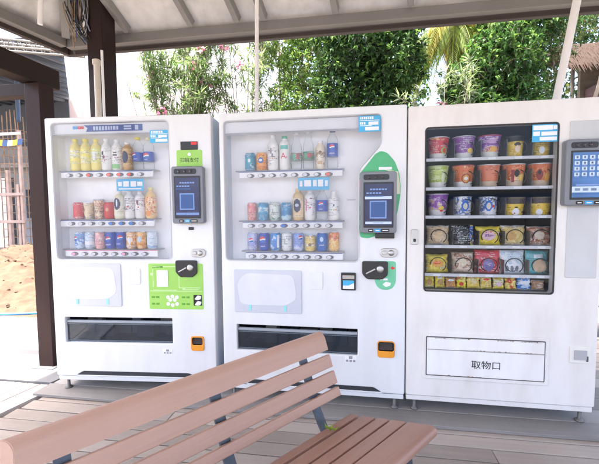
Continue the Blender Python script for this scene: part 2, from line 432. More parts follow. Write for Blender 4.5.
# cables, conduits
pvc = mat('white_pvc', (.78, .75, .73), .45); pvc_b = mat('beige_pvc', (.62, .55, .45), .5)
def pipe(name, label, pts, r, m, group=None, collar=()):
    o = thing(name, label, 'conduit', pts[0], 0, group); p0 = Vector(pts[0])
    bm = B(); tube(bm, [Vector(p) - p0 for p in pts], r, 12); obj('pipe', bm, m, o, True)
    for c in collar:
        a, b = Vector(pts[0]), Vector(pts[-1]); q = a.lerp(b, c); d = (b - a).normalized() * .02
        bm = B(); tube(bm, [q - d - p0, q + d - p0], r * 1.35, 12); obj('coupling', bm, m, o, True)
    return o
pipe('conduit_pipe', 'thin upright white conduit rising from the middle drinks machine', [(.162, .3, 1.822), (.19, .3, zc(.19, .3) - .005)], .013, pvc, collar=(.02,))
pipe('conduit_pipe', 'thicker slanting white conduit rising from the snack machine', [(2.047, .3, 1.81), (2.33, .3, zc(2.33, .3) - .005)], .0225, pvc, collar=(.015,))
pipe('conduit_pipe', 'short white tube end hanging from ceiling at the upper left', [(-1.79, .6, 2.80), (-1.745, .6, zc(-1.745, .6) - .004)], .02, pvc)
pipe('conduit_pipe', 'beige pipe strapped to the dark pavilion post', [(-1.475, .845, .0), (-1.463, .845, 2.585)], .027, pvc_b, collar=(.55, .99))
pipe('conduit_pipe', 'slim white conduit beside the beige pipe on dark post', [(-1.412, .84, .0), (-1.405, .84, 2.66)], .011, pvc, collar=(.6,))
cb = thing('cable_bundle', 'tangle of blue, black and tan cables hanging beside the dark post', 'cables', (-1.70, .9, 2.9))
cmats = [mat('blue_cable', (.03, .06, .16), .5), mat('black_cable', (.02, .02, .02), .5), mat('tan_cable', (.30, .20, .12), .6), mat('grey_cable', (.22, .24, .27), .5)]
rc = random.Random(5)
for k in range(30):
    c = cmats[[2, 1, 0, 1, 2, 3, 1][k % 7]]
    x0 = rc.uniform(-.16, .10); x1 = rc.uniform(-.03, .16); zb = rc.uniform(-.20, .05); y0 = rc.uniform(-.05, .05)
    pts = []
    for i in range(15):
        t = i / 14; a = t * math.pi
        if k % 2:   # hanging loops beside the post
            pts.append((x0 * .3 + .05 + rc.uniform(.045, .065) * math.cos(2 * a) + .012 * k % .05, y0, .22 + zb * .6 + .2 * math.sin(2 * a)))
        else:
            pts.append((x0 + (x1 - x0) * t ** 1.3, y0 - .02 * math.sin(a), .42 + (zb - .42) * t - .06 * math.sin(a) + rc.uniform(-.006, .006)))
    bm = B(); tube(bm, pts, rc.uniform(.003, .006), 6); obj('cable', bm, c, cb, True)

# ================================================================== LEFT PORTAL (dark timber frame)
pt = thing('portal_frame', 'dark brown timber portal left of the left drinks machine', 'portal frame', (-1.578, .33, 0))
pm = grain('maroon_brown_timber', (.040, .022, .020), (.022, .012, .011), 2, .38, .5, .1, .08, spec=.12)
pmx = grain('maroon_brown_lintel', (.04, .026, .024), (.022, .014, .013), 0, .45, .5, .1, .08, spec=.12)
pmy = grain('maroon_brown_beam', (.032, .021, .016), (.018, .012, .010), 1, .45, .5, .1, .08, spec=.12)
bm = B(); box(bm, -.066, .062, -.06, .075, -.003, 2.20, bev=.004); obj('upright', bm, pm, pt)
bm = B(); box(bm, -2.4, -.069, -.045, .045, 2.112, 2.205, bev=.004); obj('lintel', bm, pmx, pt)
bm = B(); box(bm, -2.54, -2.402, -.06, .075, -.003, 2.205, bev=.004); obj('upright', bm, pm, pt)
bm = B(); box(bm, -.11, .03, -2.9, .17, 2.208, 2.36, bev=.006)
o = obj('cross_beam', bm, pmy, pt); o.rotation_euler = (0, 0, -SK * .3)
bm = B(); box(bm, -.10, .09, -.10, .11, -.005, .002, bev=.001); obj('base_pad', bm, conc, pt)

# ================================================================== CONSTRUCTION SITE (left)
wallg = mat('grey_render', (.30, .305, .32), .85, var=.12, scale=(1.5, 1.5, 1.5), bump=.2)
ub = thing('unfinished_building', 'grey unfinished building behind the rebar, with dark openings', 'building', (-8.9, 9, 0))
bm = B()
xs = [-9, -5.2, -4.0, -2.6, -1.75, -.2, .12]
for a, b, z0, z1 in ((-9, -3.3, 0, 5.2), (-3.3, -2.2, 2.55, 5.2), (-2.2, -1.75, 0, 5.2), (-1.75, -.75, 0, 1.0), (-1.75, -.75, 2.1, 5.2), (-.75, .12, 0, 5.2)):
    box(bm, a, b, 0, .25, z0 - .1, z1)
box(bm, -9, .12, 5, 5.2, -.1, 5.2); box(bm, -.05, .12, .25, 5, -.1, 5.2)
obj('wall', bm, wallg, ub)
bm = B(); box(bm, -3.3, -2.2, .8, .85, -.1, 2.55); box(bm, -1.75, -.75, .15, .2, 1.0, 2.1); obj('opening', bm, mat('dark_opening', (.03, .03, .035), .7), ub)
bm = B(); box(bm, -9, .3, -.5, -.02, 2.72, 2.86); obj('slab_edge', bm, mat('raw_concrete', (.36, .34, .32), .9, var=.2, bump=.3), ub)
bm = B(); box(bm, -9, .15, -.04, -.005, 3.5, 5.2); obj('wall_shading', bm, mat('wall_shading_slate', (.07, .08, .10), .6), ub)  # same wall; its shading is put in as a darker blue sheet
mc = thing('metal_canopy', 'ribbed grey metal canopy with purlins and white truss at upper left', 'canopy', (-5, 3, 0))
def rel(p): return Vector(p) - Vector((-5, 3, 0))
def zs(y): return 4.46 + (y - 3.9) * .106
bm = B()
quad = [(-4.48, 3.9), (-8.75, 9), (-17, 9), (-17, 3.9)]
A = [bm.verts.new(rel((x, y, zs(y)))) for x, y in quad]; C = [bm.verts.new(rel((x, y, zs(y) + .03))) for x, y in quad]
bm.faces.new(A); bm.faces.new(C[::-1])
for i in range(4): bm.faces.new((A[i], A[(i + 1) % 4], C[(i + 1) % 4], C[i]))
rib = mat('galvanised_sheet', (.22, .24, .27), .45, .2, bump=.1); obj('roof_sheet', bm, rib, mc)
drk = mat('dark_purlin', (.07, .08, .10), .6)
x = -4.7
while x > -14:
    ye = min(8.98, 3.9 + (-4.48 - x) * 5.1 / 4.27) - .05
    if ye > 4.05:
        bm = B(); a = rel((x, 3.92, zs(3.92) - .09)); b = rel((x, ye, zs(ye) - .09))
        for s in (0,):
            vv = [bm.verts.new(p) for p in (a + Vector((-.05, 0, 0)), a + Vector((.05, 0, 0)), a + Vector((.05, 0, .085)), a + Vector((-.05, 0, .085)), b + Vector((-.05, 0, 0)), b + Vector((.05, 0, 0)), b + Vector((.05, 0, .085)), b + Vector((-.05, 0, .085)))]
            for q in ((0, 1, 2, 3), (4, 7, 6, 5), (0, 4, 5, 1), (1, 5, 6, 2), (2, 6, 7, 3), (3, 7, 4, 0)): bm.faces.new([vv[i] for i in q])
        obj('purlin', bm, drk, mc)
    x -= .42
wt = mat('cream_truss', (.20, .18, .15), .5)
bm = B(); a0, a1 = rel((-6.8, 2.9, 4.28)), rel((-3.3, 2.9, 3.68)); b0, b1 = rel((-6.8, 2.9, 4.10)), rel((-3.3, 2.9, 3.60))
for dy in (-.09, .09):
    o_ = Vector((0, dy, 0)); tube(bm, [a0 + o_, a1 + o_], .017, 6); tube(bm, [b0 + o_, b1 + o_], .017, 6)
    for i in range(22):
        p = a0.lerp(a1, i / 22) + o_; q = b0.lerp(b1, (i + .5) / 22) + o_; r_ = a0.lerp(a1, (i + 1) / 22) + o_
        tube(bm, [p, q, r_], .009, 5)
obj('truss', bm, wt, mc, True)
for px in (-12.5, -16.5):
    bm = B(); a = rel((px, 4.1, -.1)); tube(bm, [a, a + Vector((0, 0, 4.5))], .06, 10); obj('support_post', bm, drk, mc, True)
lp = thing('street_lamp', 'white street lamp with an angled flat head against the pale wall', 'street lamp', (-6.75, 7.2, 0))
lw = mat('lamp_white', (.82, .83, .85), .4)
bm = B(); tube(bm, [(0, 0, -.1), (0, 0, 4.5), (-.1, -.1, 4.85), (-.42, -.16, 5.22)], [.07, .05, .045, .03], 10); obj('lamp_pole', bm, lw, lp, True)
bm = B(); box(bm, -.20, .20, -.07, .07, -.03, .03, bev=.012); o = obj('lamp_head', bm, lw, lp, True); o.location = (-.60, -.18, 5.37); o.rotation_euler = (0, R(42), 0)

wh = thing('white_house', 'white rendered house wall with a pale pink band behind the oleander', 'house', (-6, 8.5, 0))
wm = mat('white_render', (.80, .77, .76), .8, var=.03, scale=(1, 1, 1)); wpk = mat('pale_pink_render', (.80, .66, .64), .8, var=.03)
bm = B(); box(bm, -2.26, 4.0, 0, 5, -.1, 7.0); obj('wall', bm, wm, wh)
bm = B(); box(bm, -2.29, 4.03, -.03, 5.03, 4.2, 4.8); obj('band', bm, wpk, wh)
bm = B(); box(bm, -2.4, 4.2, -.25, 5.2, 7.0, 7.2); obj('roof', bm, wm, wh)
for i, x0 in enumerate((.2, 2.2)):
    bm = B(); box(bm, x0, x0 + .9, -.02, .05, 1.0, 2.4); f = obj('window', bm, mat('window_frame_white', (.7, .7, .7), .5), wh)
    bm = B(); box(bm, x0 + .06, x0 + .84, -.028, -.021, 1.06, 2.34); obj('pane', bm, mat('house_pane', (.06, .08, .1), .1), f)

# sand heap
sand = mat('orange_sand', (.098, .059, .034), .95, var=.3, scale=(9, 9, 9), bump=1.0, bscale=(18, 18, 18))
bm = B(); rs = random.Random(2); nx, ny = 150, 90; g = []
from mathutils import noise
for i in range(nx + 1):
    row = []
    for j in range(ny + 1):
        x = -10.5 + 8.6 * i / nx; y = 1.58 + 4.2 * j / ny
        u = (x + 6.2) / 4.2; v = (y - 3.75) / 2.1
        h = max(0, 1 - u * u * .95) ** .7 * max(0, 1 - v * v) ** .8 * .55
        h += (noise.noise((x * 1.3, y * 1.3, 0)) * .11 + noise.noise((x * 5, y * 5, 3)) * .08 + abs(noise.noise((x * 13, y * 13, 7))) * .08) * min(1, h * 5)
        row.append(bm.verts.new((x, y, -.096 + max(h, 0))))
    g.append(row)
SANDPTS = [[tuple(v.co) for v in row] for row in g]
for i in range(nx):
    for j in range(ny):
        f = bm.faces.new((g[i][j], g[i + 1][j], g[i + 1][j + 1], g[i][j + 1])); f.smooth = True
hp = tag(obj('sand_heap', bm, sand), 'broad heap of orange-brown sand beyond the blue hose', 'sand heap')
clod = mat('dark_clod', (.10, .062, .037), .95, var=.3, bump=.6)
bm = B()
for k in range(900):
    i, j = rs.randrange(nx + 1), rs.randrange(ny + 1)
    v = SANDPTS[i][j]
    if v[2] < -.06: continue
    c = Vector(v); r_ = rs.uniform(.008, .03) * (2.0 if k % 30 == 0 else 1)
    q = bmesh.ops.create_icosphere(bm, subdivisions=1, radius=r_, matrix=Matrix.Translation(c))['verts']
    for w_ in q: w_.co = c + (w_.co - c) * (1 + .5 * noise.noise(w_.co * 40))
struct(obj('clods', bm, [clod, sand][:1], hp), 'stuff')
hs = []
for i in range(40):
    t = i / 39; hs.append((-7 + 5.9 * t, 1.44 + .06 * math.sin(t * 9) + .13 * t - .05 * math.sin(t * 23), .016))
bm = B(); tube(bm, hs, .016, 10)
tag(obj('water_hose', bm, mat('blue_hose', (.05, .22, .52), .4), None, True), 'blue water hose lying along the foot of the sand heap', 'hose')
# rebar cage, formwork posts and rails, barrier tape
rust = mat('rusty_steel', (.36, .23, .15), .8, var=.3)
cg = thing('rebar_cage', 'tall column cage of thin rusty reinforcing bars behind the sand', 'rebar cage', (-7.9, 6.1, -.1))
for dx, dy in ((-.28, -.2), (-.15, -.2), (0, -.2), (.15, -.2), (.28, -.2), (-.28, .2), (-.1, .2), (.1, .2), (.28, .2)):
    bm = B(); tube(bm, [(dx, dy, 0), (dx + .01, dy, 2), (dx + random.uniform(-.05, .05), dy, 3.75 + random.uniform(0, .3))], .012, 6); obj('bar', bm, rust, cg, True)
for k in range(16):
    z = .25 + k * .21
    bm = B(); tube(bm, [(-.28, -.2, z), (.28, -.2, z), (.28, .2, z), (-.28, .2, z), (-.28, -.2, z)], .007, 5); obj('tie', bm, rust, cg, True)
timber = mat('pale_formwork_timber', (.46, .33, .27), .8, var=.2)
sc_ = thing('timber_scaffold', 'pale timber barrier of posts and rails in front of the rebar', 'scaffold', (-8, 5.6, -.1))
for x0 in (-1.6, -.45, .38, .66):
    bm = B(); box(bm, x0 - .035, x0 + .035, -.04, .04, 0, 2.0 if x0 != .38 else 2.35, bev=.004); obj('post', bm, timber, sc_)
for z in (1.05, 1.72, 3.18):
    bm = B(); box(bm, -2.4, .85, -.07, -.042, z, z + .07, bev=.004); obj('rail', bm, timber if z < 3 else mat('pale_rail', (.62, .58, .52), .7), sc_)
for x0 in (-1.2, .75):
    bm = B(); box(bm, x0 - .03, x0 + .03, -.035, .035, 2.4 if False else 0, 3.3, bev=.004); obj('post', bm, timber, sc_)
bm = B()
for k in range(40):
    x0 = -2.0 + k * .07; z0 = 2.83 + .015 * math.sin(k * .5)
    extrude_poly(bm, [(x0, z0), (x0 + .07, z0 + .015 * (math.sin((k + 1) * .5) - math.sin(k * .5))), (x0 + .10, z0 + .14), (x0 + .03, z0 + .14)], lambda a, b, d: (a - 7.9, 5.52 + d, b), 0, .003, (k // 2) % 3 if k > 25 else (0 if k % 9 else 2))
bmesh.ops.remove_doubles(bm, verts=bm.verts, dist=1e-4)
tag(obj('barrier_tape', bm, [mat('yellow_tape', (.80, .60, .05), .5), mat('blue_tape', (.06, .13, .30), .5), whitep]), 'yellow and blue barrier tape stretched across the rebar cage', 'tape')
bm = B(); tube(bm, [(-7.6, 5.95, 5.2), (-7.6, 5.95, 3.62), (-7.55, 5.9, 3.5)], .05, 10)
tag(obj('downpipe', bm, mat('slate_pipe', (.09, .13, .2), .5), None, True), 'dark blue downpipe hanging above the rebar cage', 'pipe')

# ================================================================== PLANTS
bark = mat('grey_bark', (.20, .16, .12), .9, var=.3, scale=(12, 12, 3), bump=.5)
bark_d = mat('dark_bark', (.06, .05, .04), .9, var=.3, scale=(12, 12, 3), bump=.5)
def leaf(bm, p, d, L, W, up, mi, fold=.25, droop=.0):
    d = d.normalized(); s = d.cross(up)
    if s.length < 1e-3: s = d.orthogonal()
    s.normalize(); n = s.cross(d)
    a = bm.verts.new(p); m1 = p + d * L * .45 + n * (-droop * L * .2); t = bm.verts.new(p + d * L - n * droop * L)
    l = bm.verts.new(m1 + s * W * .5 + n * W * fold); r_ = bm.verts.new(m1 - s * W * .5 + n * W * fold); c = bm.verts.new(m1)
    for q in ((a, c, l), (c, t, l), (a, r_, c), (r_, t, c)):
        f = bm.faces.new(q); f.material_index = mi
def rvec(rg):
    while True:
        v = Vector((rg.uniform(-1, 1), rg.uniform(-1, 1), rg.uniform(-1, 1)))
        if .05 < v.length < 1: return v.normalized()
def tree(name, label, cat, base, clumps, n, L, W, mats, seed, trunk=.07, tb=bark, limbs=True, droop=.3, group=None, spray=5, shell=.35):
    """trunk and limbs up to the clumps, leaves in little sprays through each clump's volume"""
    rg = random.Random(seed); root = thing(name, label, cat, (base[0], base[1], -.1), 0, group); b0 = Vector((base[0], base[1], -.1))
    bt = B(); bl = B()
    zt_ = min(c[2] for c in clumps); fork = Vector((rg.uniform(-.1, .1), rg.uniform(-.1, .1), max(.5, zt_ * .55)))
    tube(bt, [(0, 0, 0), fork * .5 + Vector((rg.uniform(-.04, .04), 0, 0)), fork], [trunk, trunk * .85, trunk * .75], 10)
    vol = [c[3] * c[4] * c[5] for c in clumps]; tot = sum(v ** .67 for v in vol)
    for c, v in zip(clumps, vol):
        cc = Vector(c[:3]) - b0; mid = fork.lerp(cc, .55) + Vector((rg.uniform(-.15, .15), rg.uniform(-.1, .1), rg.uniform(0, .15)))
        tube(bt, [fork - Vector((0, 0, .02)), mid, cc], [trunk * .6, trunk * .38, trunk * .14], 7)
        k = int(n * v ** .67 / tot / spray)
        for i in range(k):
            u = rvec(rg); r_ = (shell + (1 - shell) * rg.random()) ** .6 if rg.random() < .75 else rg.random() ** .5
            r_ *= 1 + .22 * noise.noise(u * 2.3 + Vector((seed, c[0], 0)))
            p = cc + Vector((u.x * c[3], u.y * c[4], u.z * c[5])) * r_
            ax = (u * .7 + rvec(rg) * .8 + Vector((0, 0, .35))).normalized()
            mi = min(len(mats) - 1, int(rg.random() ** 1.3 * len(mats)))
            if i % 4 == 0:
                tube(bt, [p - ax * L * 1.4, p + ax * L * .8], .004, 4, cap=False)
            for s in range(spray):
                d = (ax * .5 + rvec(rg)).normalized()
                leaf(bl, p + ax * L * (s / spray - .4) * 1.2, d, L * rg.uniform(.7, 1.2), W * rg.uniform(.8, 1.2), Vector((0, 0, 1)), mi, droop=droop)
    obj('trunk', bt, tb, root, True); obj('crown', bl, mats, root)
    return root
def oleander(label, base, stems, h, spread, seed, mats, nl=26, flowers=7, lean=0):
    rg = random.Random(seed); root = thing('oleander_bush', label, 'shrub', (base[0], base[1], -.1), 0, 'flowering oleander bushes behind the machines')
    bt, bl = B(), B()
    tips = []
    for i in range(stems):
        a = rg.uniform(0, 2 * math.pi); sp = spread * rg.uniform(.25, 1); hh = h * rg.uniform(.72, 1.05)
        pts = [Vector((math.cos(a) * .12 * t + (math.cos(a) * sp + lean) * t ** 1.7, math.sin(a) * sp * .6 * t ** 1.7, hh * t)) for t in (0, .25, .5, .75, 1)]
        tube(bt, pts, [.016, .013, .010, .007, .004], 6)
        for b in range(7):
            t = rg.uniform(.45, 1); k = min(3, int(t * 4)); p = pts[k].lerp(pts[k + 1], t * 4 - k)
            dv = (rvec(rg) + Vector((0, 0, .8))).normalized(); q = p + dv * rg.uniform(.15, .45)
            tube(bt, [p, q], [.005, .003], 5); tips.append((p, q))
        tips.append((pts[3], pts[4]))
    for p, q in tips:
        d0 = (q - p).normalized()
        for k in range(nl):
            t = rg.random() ** .6; pos = p.lerp(q, t)
            d = (d0 * .55 + rvec(rg) * .9).normalized()
            leaf(bl, pos, d, rg.uniform(.12, .20), rg.uniform(.020, .030), Vector((0, 0, 1)), rg.choice([0, 0, 1, 1, 2]), droop=.15)
    for i in range(flowers):
        p, q = rg.choice(tips); bf = B()
        for k in range(9):
            c = q + rvec(rg) * .07
            for s in range(5):
                leaf(bf, c, rvec(rg) + Vector((0, -.5, .3)), .05, .045, Vector((0, 0, 1)), k % 2)
        obj('flower', bf, [leafmat('pink_petal', (.72, .30, .42), .4), leafmat('pale_pink_petal', (.85, .5, .58), .4)], root)
    obj('stems', bt, bark, root, True); obj('foliage', bl, mats, root)
    return root
ol = [leafmat('oleander_green', (.11, .20, .055), .5), leafmat('oleander_pale', (.20, .28, .12), .5), leafmat('oleander_olive', (.13, .15, .085), .45)]
oleander('bushy pink-flowered oleander just right of the dark post', (-2.25, 4.0), 32, 5.0, 1.0, 11, ol, 32, 14)
oleander('thin airy oleander with bare stems left of the upright conduit', (-1.15, 4.2), 13, 5.1, .7, 12, ol, 22, 9)
oleander('low arching oleander reaching over the left drinks machine', (-3.0, 4.7), 8, 4.9, .9, 13, ol, 18, 6, .0)
oleander('small grey-leaved oleander at the gap above the snack machine', (2.15, 3.6), 8, 3.35, .45, 14, [leafmat('grey_oleander', (.12, .15, .10)), ol[1], ol[2]], 24, 2)
lg = [leafmat('lime_leaf', (.13, .24, .05), .4), leafmat('fresh_leaf', (.09, .18, .035), .4), leafmat('yellow_leaf', (.20, .27, .07), .4)]
dg = [leafmat('dark_leaf', (.036, .080, .024), .3), leafmat('mid_leaf', (.055, .125, .03), .3), leafmat('deep_leaf', (.016, .045, .012), .2)]
mg = [leafmat('bush_leaf', (.045, .115, .028), .3), leafmat('olive_leaf', (.09, .12, .035), .35), leafmat('dark_bush_leaf', (.022, .055, .018), .2)]  # bush tints from olive to dark green, dealt out at random
TG = 'trees behind the machines'
tree('slender_tree', 'bright lime-green slender tree right of the upright conduit', 'tree', (-.25, 4.4), [(-.35, 4.4, 3.1, .5, .45, .55), (-.1, 4.5, 3.8, .5, .45, .5), (-.55, 4.5, 4.3, .6, .5, .5), (.1, 4.4, 2.6, .45, .4, .5), (0, 4.6, 4.8, .5, .5, .5)], 9500, .075, .036, lg, 21, .05, group=TG)
tree('broadleaf_tree', 'dense dark-green broadleaf tree rising behind the middle drinks machine', 'tree', (.75, 4.1), [(.55, 4.1, 3.2, .5, .5, .6), (1.15, 4.2, 3.0, .6, .5, .6), (1.5, 4.1, 3.6, .5, .5, .55), (.8, 4.0, 3.9, .6, .5, .55), (1.4, 4.3, 4.4, .6, .5, .5), (.5, 4.3, 4.5, .5, .5, .5), (1.0, 3.9, 2.4, .6, .5, .5)], 21000, .085, .046, dg + [lg[1], dg[2]], 22, .11, bark_d, group=TG)
tree('leafy_bush', 'rounded dark glossy bush behind the snack machine, right of palm fronds', 'tree', (3.0, 4.3), [(2.75, 4.3, 3.2, .55, .5, .5), (3.2, 4.2, 3.6, .6, .5, .6), (3.35, 4.3, 2.9, .6, .5, .5), (2.6, 4.1, 2.7, .55, .5, .5), (3.5, 4.5, 4.3, .7, .5, .5)], 16000, .085, .046, [mg[0], lg[1], mg[2], mg[0]], 23, .08, group=TG)
tree('small_leaved_tree', 'fine-leaved olive-green tree at right behind the slanting conduit', 'tree', (4.4, 4.9), [(3.9, 4.9, 3.2, .55, .6, .7), (4.1, 4.8, 4.2, .6, .6, .55), (5.3, 5.0, 4.75, .8, .6, .42), (3.6, 5.1, 4.0, .6, .6, .6), (3.8, 4.9, 2.5, .5, .5, .4)], 14000, .065, .03, mg, 24, .08, group=TG)
tree('backdrop_tree', 'tall mid-green tree furthest back between lime tree and palm', 'tree', (1.0, 7.6), [(-.3, 7.6, 4.2, .9, .7, .9), (1.0, 7.8, 3.6, 1.1, .8, 1.0), (1.4, 7.6, 5.3, 1.2, .8, .9), (.1, 7.8, 5.8, 1.0, .8, .8), (2.1, 7.7, 4.2, .6, .7, .8)], 8000, .14, .08, [dg[1], lg[1], dg[0]], 25, .12, group=TG)
tree('backdrop_tree', 'tall shady tree furthest back at the right edge', 'tree', (6.0, 8.2), [(4.9, 8.2, 4.0, 1.0, .8, 1.0), (6.4, 8.1, 4.4, 1.2, .8, 1.0), (7.6, 8.2, 4.0, 1.0, .8, 1.0), (5.6, 8.3, 5.6, 1.2, .8, .8), (7.0, 8.3, 5.9, 1.2, .8, .8)], 8000, .13, .07, [mg[0], mg[2], mg[1]], 26, .12, group=TG)
# palm
pr = thing('palm_tree', 'palm with drooping yellow-green fronds in the gap above the snack machine', 'palm', (2.62, 5.2, -.1))
rg = random.Random(9); bt = B(); tube(bt, [(0, 0, 0), (-.05, 0, 2), (.02, 0, 4.75)], [.11, .09, .07], 12); obj('trunk', bt, bark, pr, True)
for k in range(22):
    a = 2 * math.pi * k / 22 + rg.uniform(-.15, .15); el = rg.uniform(.1, .9); ln = rg.uniform(1.2, 1.7)
    bl = B(); c0 = Vector((.02, 0, 4.72)); hd = Vector((math.cos(a), math.sin(a), 0)); pts = []
    for i in range(16):
        t = i / 15; pts.append(c0 + hd * ln * (t * .95 - .2 * t * t) + Vector((0, 0, ln * (el * t - (1.0 + el * .35) * t * t))))
    tube(bl, pts, [.014 - .011 * i / 15 for i in range(16)], 5)
    for i in range(2, 16):
        for s in (-1, 1):
            for h in range(3):
                p = pts[i - 1].lerp(pts[i], h / 3); tn = (pts[i] - pts[i - 1]).normalized()
                d = (tn * .55 + hd.cross(Vector((0, 0, 1))) * s * .7 + Vector((0, 0, -.35))).normalized()
                leaf(bl, p, d, .38 * math.sin(math.pi * (i / 16) ** .7) + .05, .034, Vector((0, 0, 1)), 0, droop=.35)
    obj('frond', bl, [leafmat('palm_green', (.16, .22, .05), .45), leafmat('palm_yellow', (.42, .36, .08), .5)][k % 5 == 0], pr)
# thatched hut
ht = thing('thatched_hut', 'brown hut with a shaggy thatch awning behind the snack machine', 'hut', (5.95, 6.4, 0))
th = grain('brown_thatch', (.06, .034, .021), (.03, .017, .011), 2, .95, .6, .3, .5, 40, 3)
bm = B(); rg = random.Random(4)
for i in range(900):
    x = rg.uniform(-.95, .95); t = rg.random(); y = -.55 + .5 * t; z = 4.02 + .58 * t + rg.uniform(-.03, .03)
    dx = rg.uniform(-.04, .04); L = rg.uniform(.2, .35)
    vv = [bm.verts.new(p) for p in ((x - .014, y, z), (x + .014, y, z), (x + dx, y - L * .5, z - L * .75), )]; bm.faces.new(vv)
extrude_poly(bm, [(-.55, 4.0), (-.05, 4.6), (.9, 4.62), (.9, 4.5), (0, 4.5), (-.5, 3.95)], lambda a, b, d: (d, a, b), -.95, .95)
obj('thatch_roof', bm, th, ht)
for x in (-.82, .0, .85):
    bm = B(); tube(bm, [(x, -.4, -.1), (x, -.4, 4.05)], .035, 10); obj('post', bm, bark_d, ht, True)
bm = B(); box(bm, -.3, .95, .3, .4, -.1, 4.5); obj('wall', bm, mat('hut_wall', (.12, .095, .07), .9, var=.3, scale=(3, 3, 8)), ht)
bm = B(); box(bm, -.22, .7, -.1, .28, 3.0, 3.75, bev=.01); obj('cupboard', bm, mat('dark_red_wood', (.07, .03, .028), .6), ht)
bm = B(); box(bm, -.9, .95, -.1, .28, 2.9, 2.99); obj('counter', bm, bark, ht)
fw = thing('reflection_fence', 'added unseen pale fence with a blue band, for reflections in the machine windows', 'fence', (0, -13, -.1))  # added out of view so the machine windows have something to reflect
bm = B(); box(bm, -12, 12, 0, .12, 0, 2.1); obj('wall', bm, mat('reflection_fence_pale', (.34, .33, .31), .8), fw)
bm = B(); box(bm, -12, 12, .121, .14, 1.55, 1.85); obj('band', bm, mat('reflection_band_blue', (.03, .13, .40), .5), fw)
# low planting right of the snack machine
tree('garden_shrub', 'low green shrub on the ground right of the snack machine', 'shrub', (2.75, 1.9), [(2.7, 1.9, .35, .35, .3, .35), (3.1, 2.0, .5, .4, .3, .4), (2.8, 1.9, .95, .35, .3, .4), (2.95, 2.0, 1.35, .3, .3, .3)], 2500, .08, .04, [lg[1], mg[0]], 31, .03)
# ================================================================== VENDING MACHINES
LEG, DB, DT = .07, .105, 1.822
def shell(root, W, H, paint, holes, depth=.72, dd=.07):
    """hollow cabinet behind a door plate that has real openings"""
    bm = B()
    for q in ((.004, .03, .06, depth, LEG, H - .006), (W - .03, W - .004, .06, depth, LEG, H - .006), (.0305, W - .0305, .06, depth, LEG, LEG + .03),
              (.0305, W - .0305, .06, depth, H - .036, H - .006), (.0305, W - .0305, depth - .02, depth, LEG + .0305, H - .0365)):
        box(bm, *q, bev=.003)
    obj('cabinet', bm, side_paint, root)
    plate('door', [rrect(0, W, DB, H, .012)] + holes, 0, .055, paint, root, .005)
    bm = B(); box(bm, .004, W - .004, .012, .058, LEG, DB - .006, bev=.004); obj('kick_plate', bm, paint, root)
    for x in (.055, W - .055):
        for y in (.035, depth - .08):
            bm = B(); lathe(bm, [(0, 0), (.024, 0), (.024, .006), (.012, .014), (.010, .018), (.010, .066), (0, .066)], 14, c=(x, y, .0065)); obj('foot', bm, mat('worn_steel', (.16, .15, .14), .5, .5), root)
def dbox(name, root, x0, x1, z0, z1, d0, d1, m):
    """five-sided liner open to the front"""
    bm = B(); t = .004
    box(bm, x0 - t, x0, d0, d1, z0, z1); box(bm, x1, x1 + t, d0, d1, z0, z1); box(bm, x0 - t, x1 + t, d0, d1, z0 - t, z0); box(bm, x0 - t, x1 + t, d0, d1, z1, z1 + t)
    box(bm, x0 - t, x1 + t, d1, d1 + t, z0 - t, z1 + t); return obj(name, bm, m, root)
def sticker(name, root, x0, x1, z0, z1, m, lines=(), d=0, r=.004, pm=None, par=None):
    p = plate(name, [rrect(x0, x1, z0, z1, r)], d - .0015, d - .0002, m, root)
    if lines:
        bm = B()
        for (a, b, c, e) in lines: box(bm, x0 + a * (x1 - x0), x0 + b * (x1 - x0), d - .0026, d - .0016, z0 + c * (z1 - z0), z0 + e * (z1 - z0))
        obj('print', bm, pm or whitep, p)
    return p
def rows(n, z0, z1, seed, gaps=(.0, .98), block=.07):
    """broken rows of character-sized print"""
    rg = random.Random(seed); out = []; h = (z1 - z0) / n
    for i in range(n):
        x = gaps[0]
        while x < gaps[1] - block:
            b = block * rg.uniform(.6, 1.1); out.append((x, x + b, z0 + h * i + h * .22, z0 + h * i + h * .78)); x += b + block * .35
    return out
def shelf_strip(root, x0, x1, z0, z1, bxs, bz, mats, d=.045, trim=None, tilt=0):
    s = plate('shelf_strip', [rrect(x0, x1, z0, z1, .006)], d, d + .012, whitep, root, .002)
    bm = B(); box(bm, x0 + .002, x1 - .002, d - .003, d + .0, z1 - .006, z1 - .001, bev=.0008); obj('strip_trim', bm, trim or navy, s)
    bm = B(); box(bm, x0 - .03, x1 + .01, d + .0125, .132, z1 + .0, z1 + .006); obj('ledge', bm, clear('clear_ledge', (.9, .93, .97), .12), s)
    for x, m in zip(bxs, mats):
        bm = B()
        for rx, rz, dd, mi in ((.0235, .0125, .007, 0), (.0135, .0095, .010, 1)):
            ox = -.006 if mi else 0
            extrude_poly(bm, [(x + ox + rx * math.cos(2 * math.pi * k / 20), bz + rz * math.sin(2 * math.pi * k / 20)) for k in range(20)], lambda a, b, q: (a, q, b), d - dd, d, mi)
        obj('select_button', bm, [mat('button_grey', (.10, .10, .12), .35), m], s)
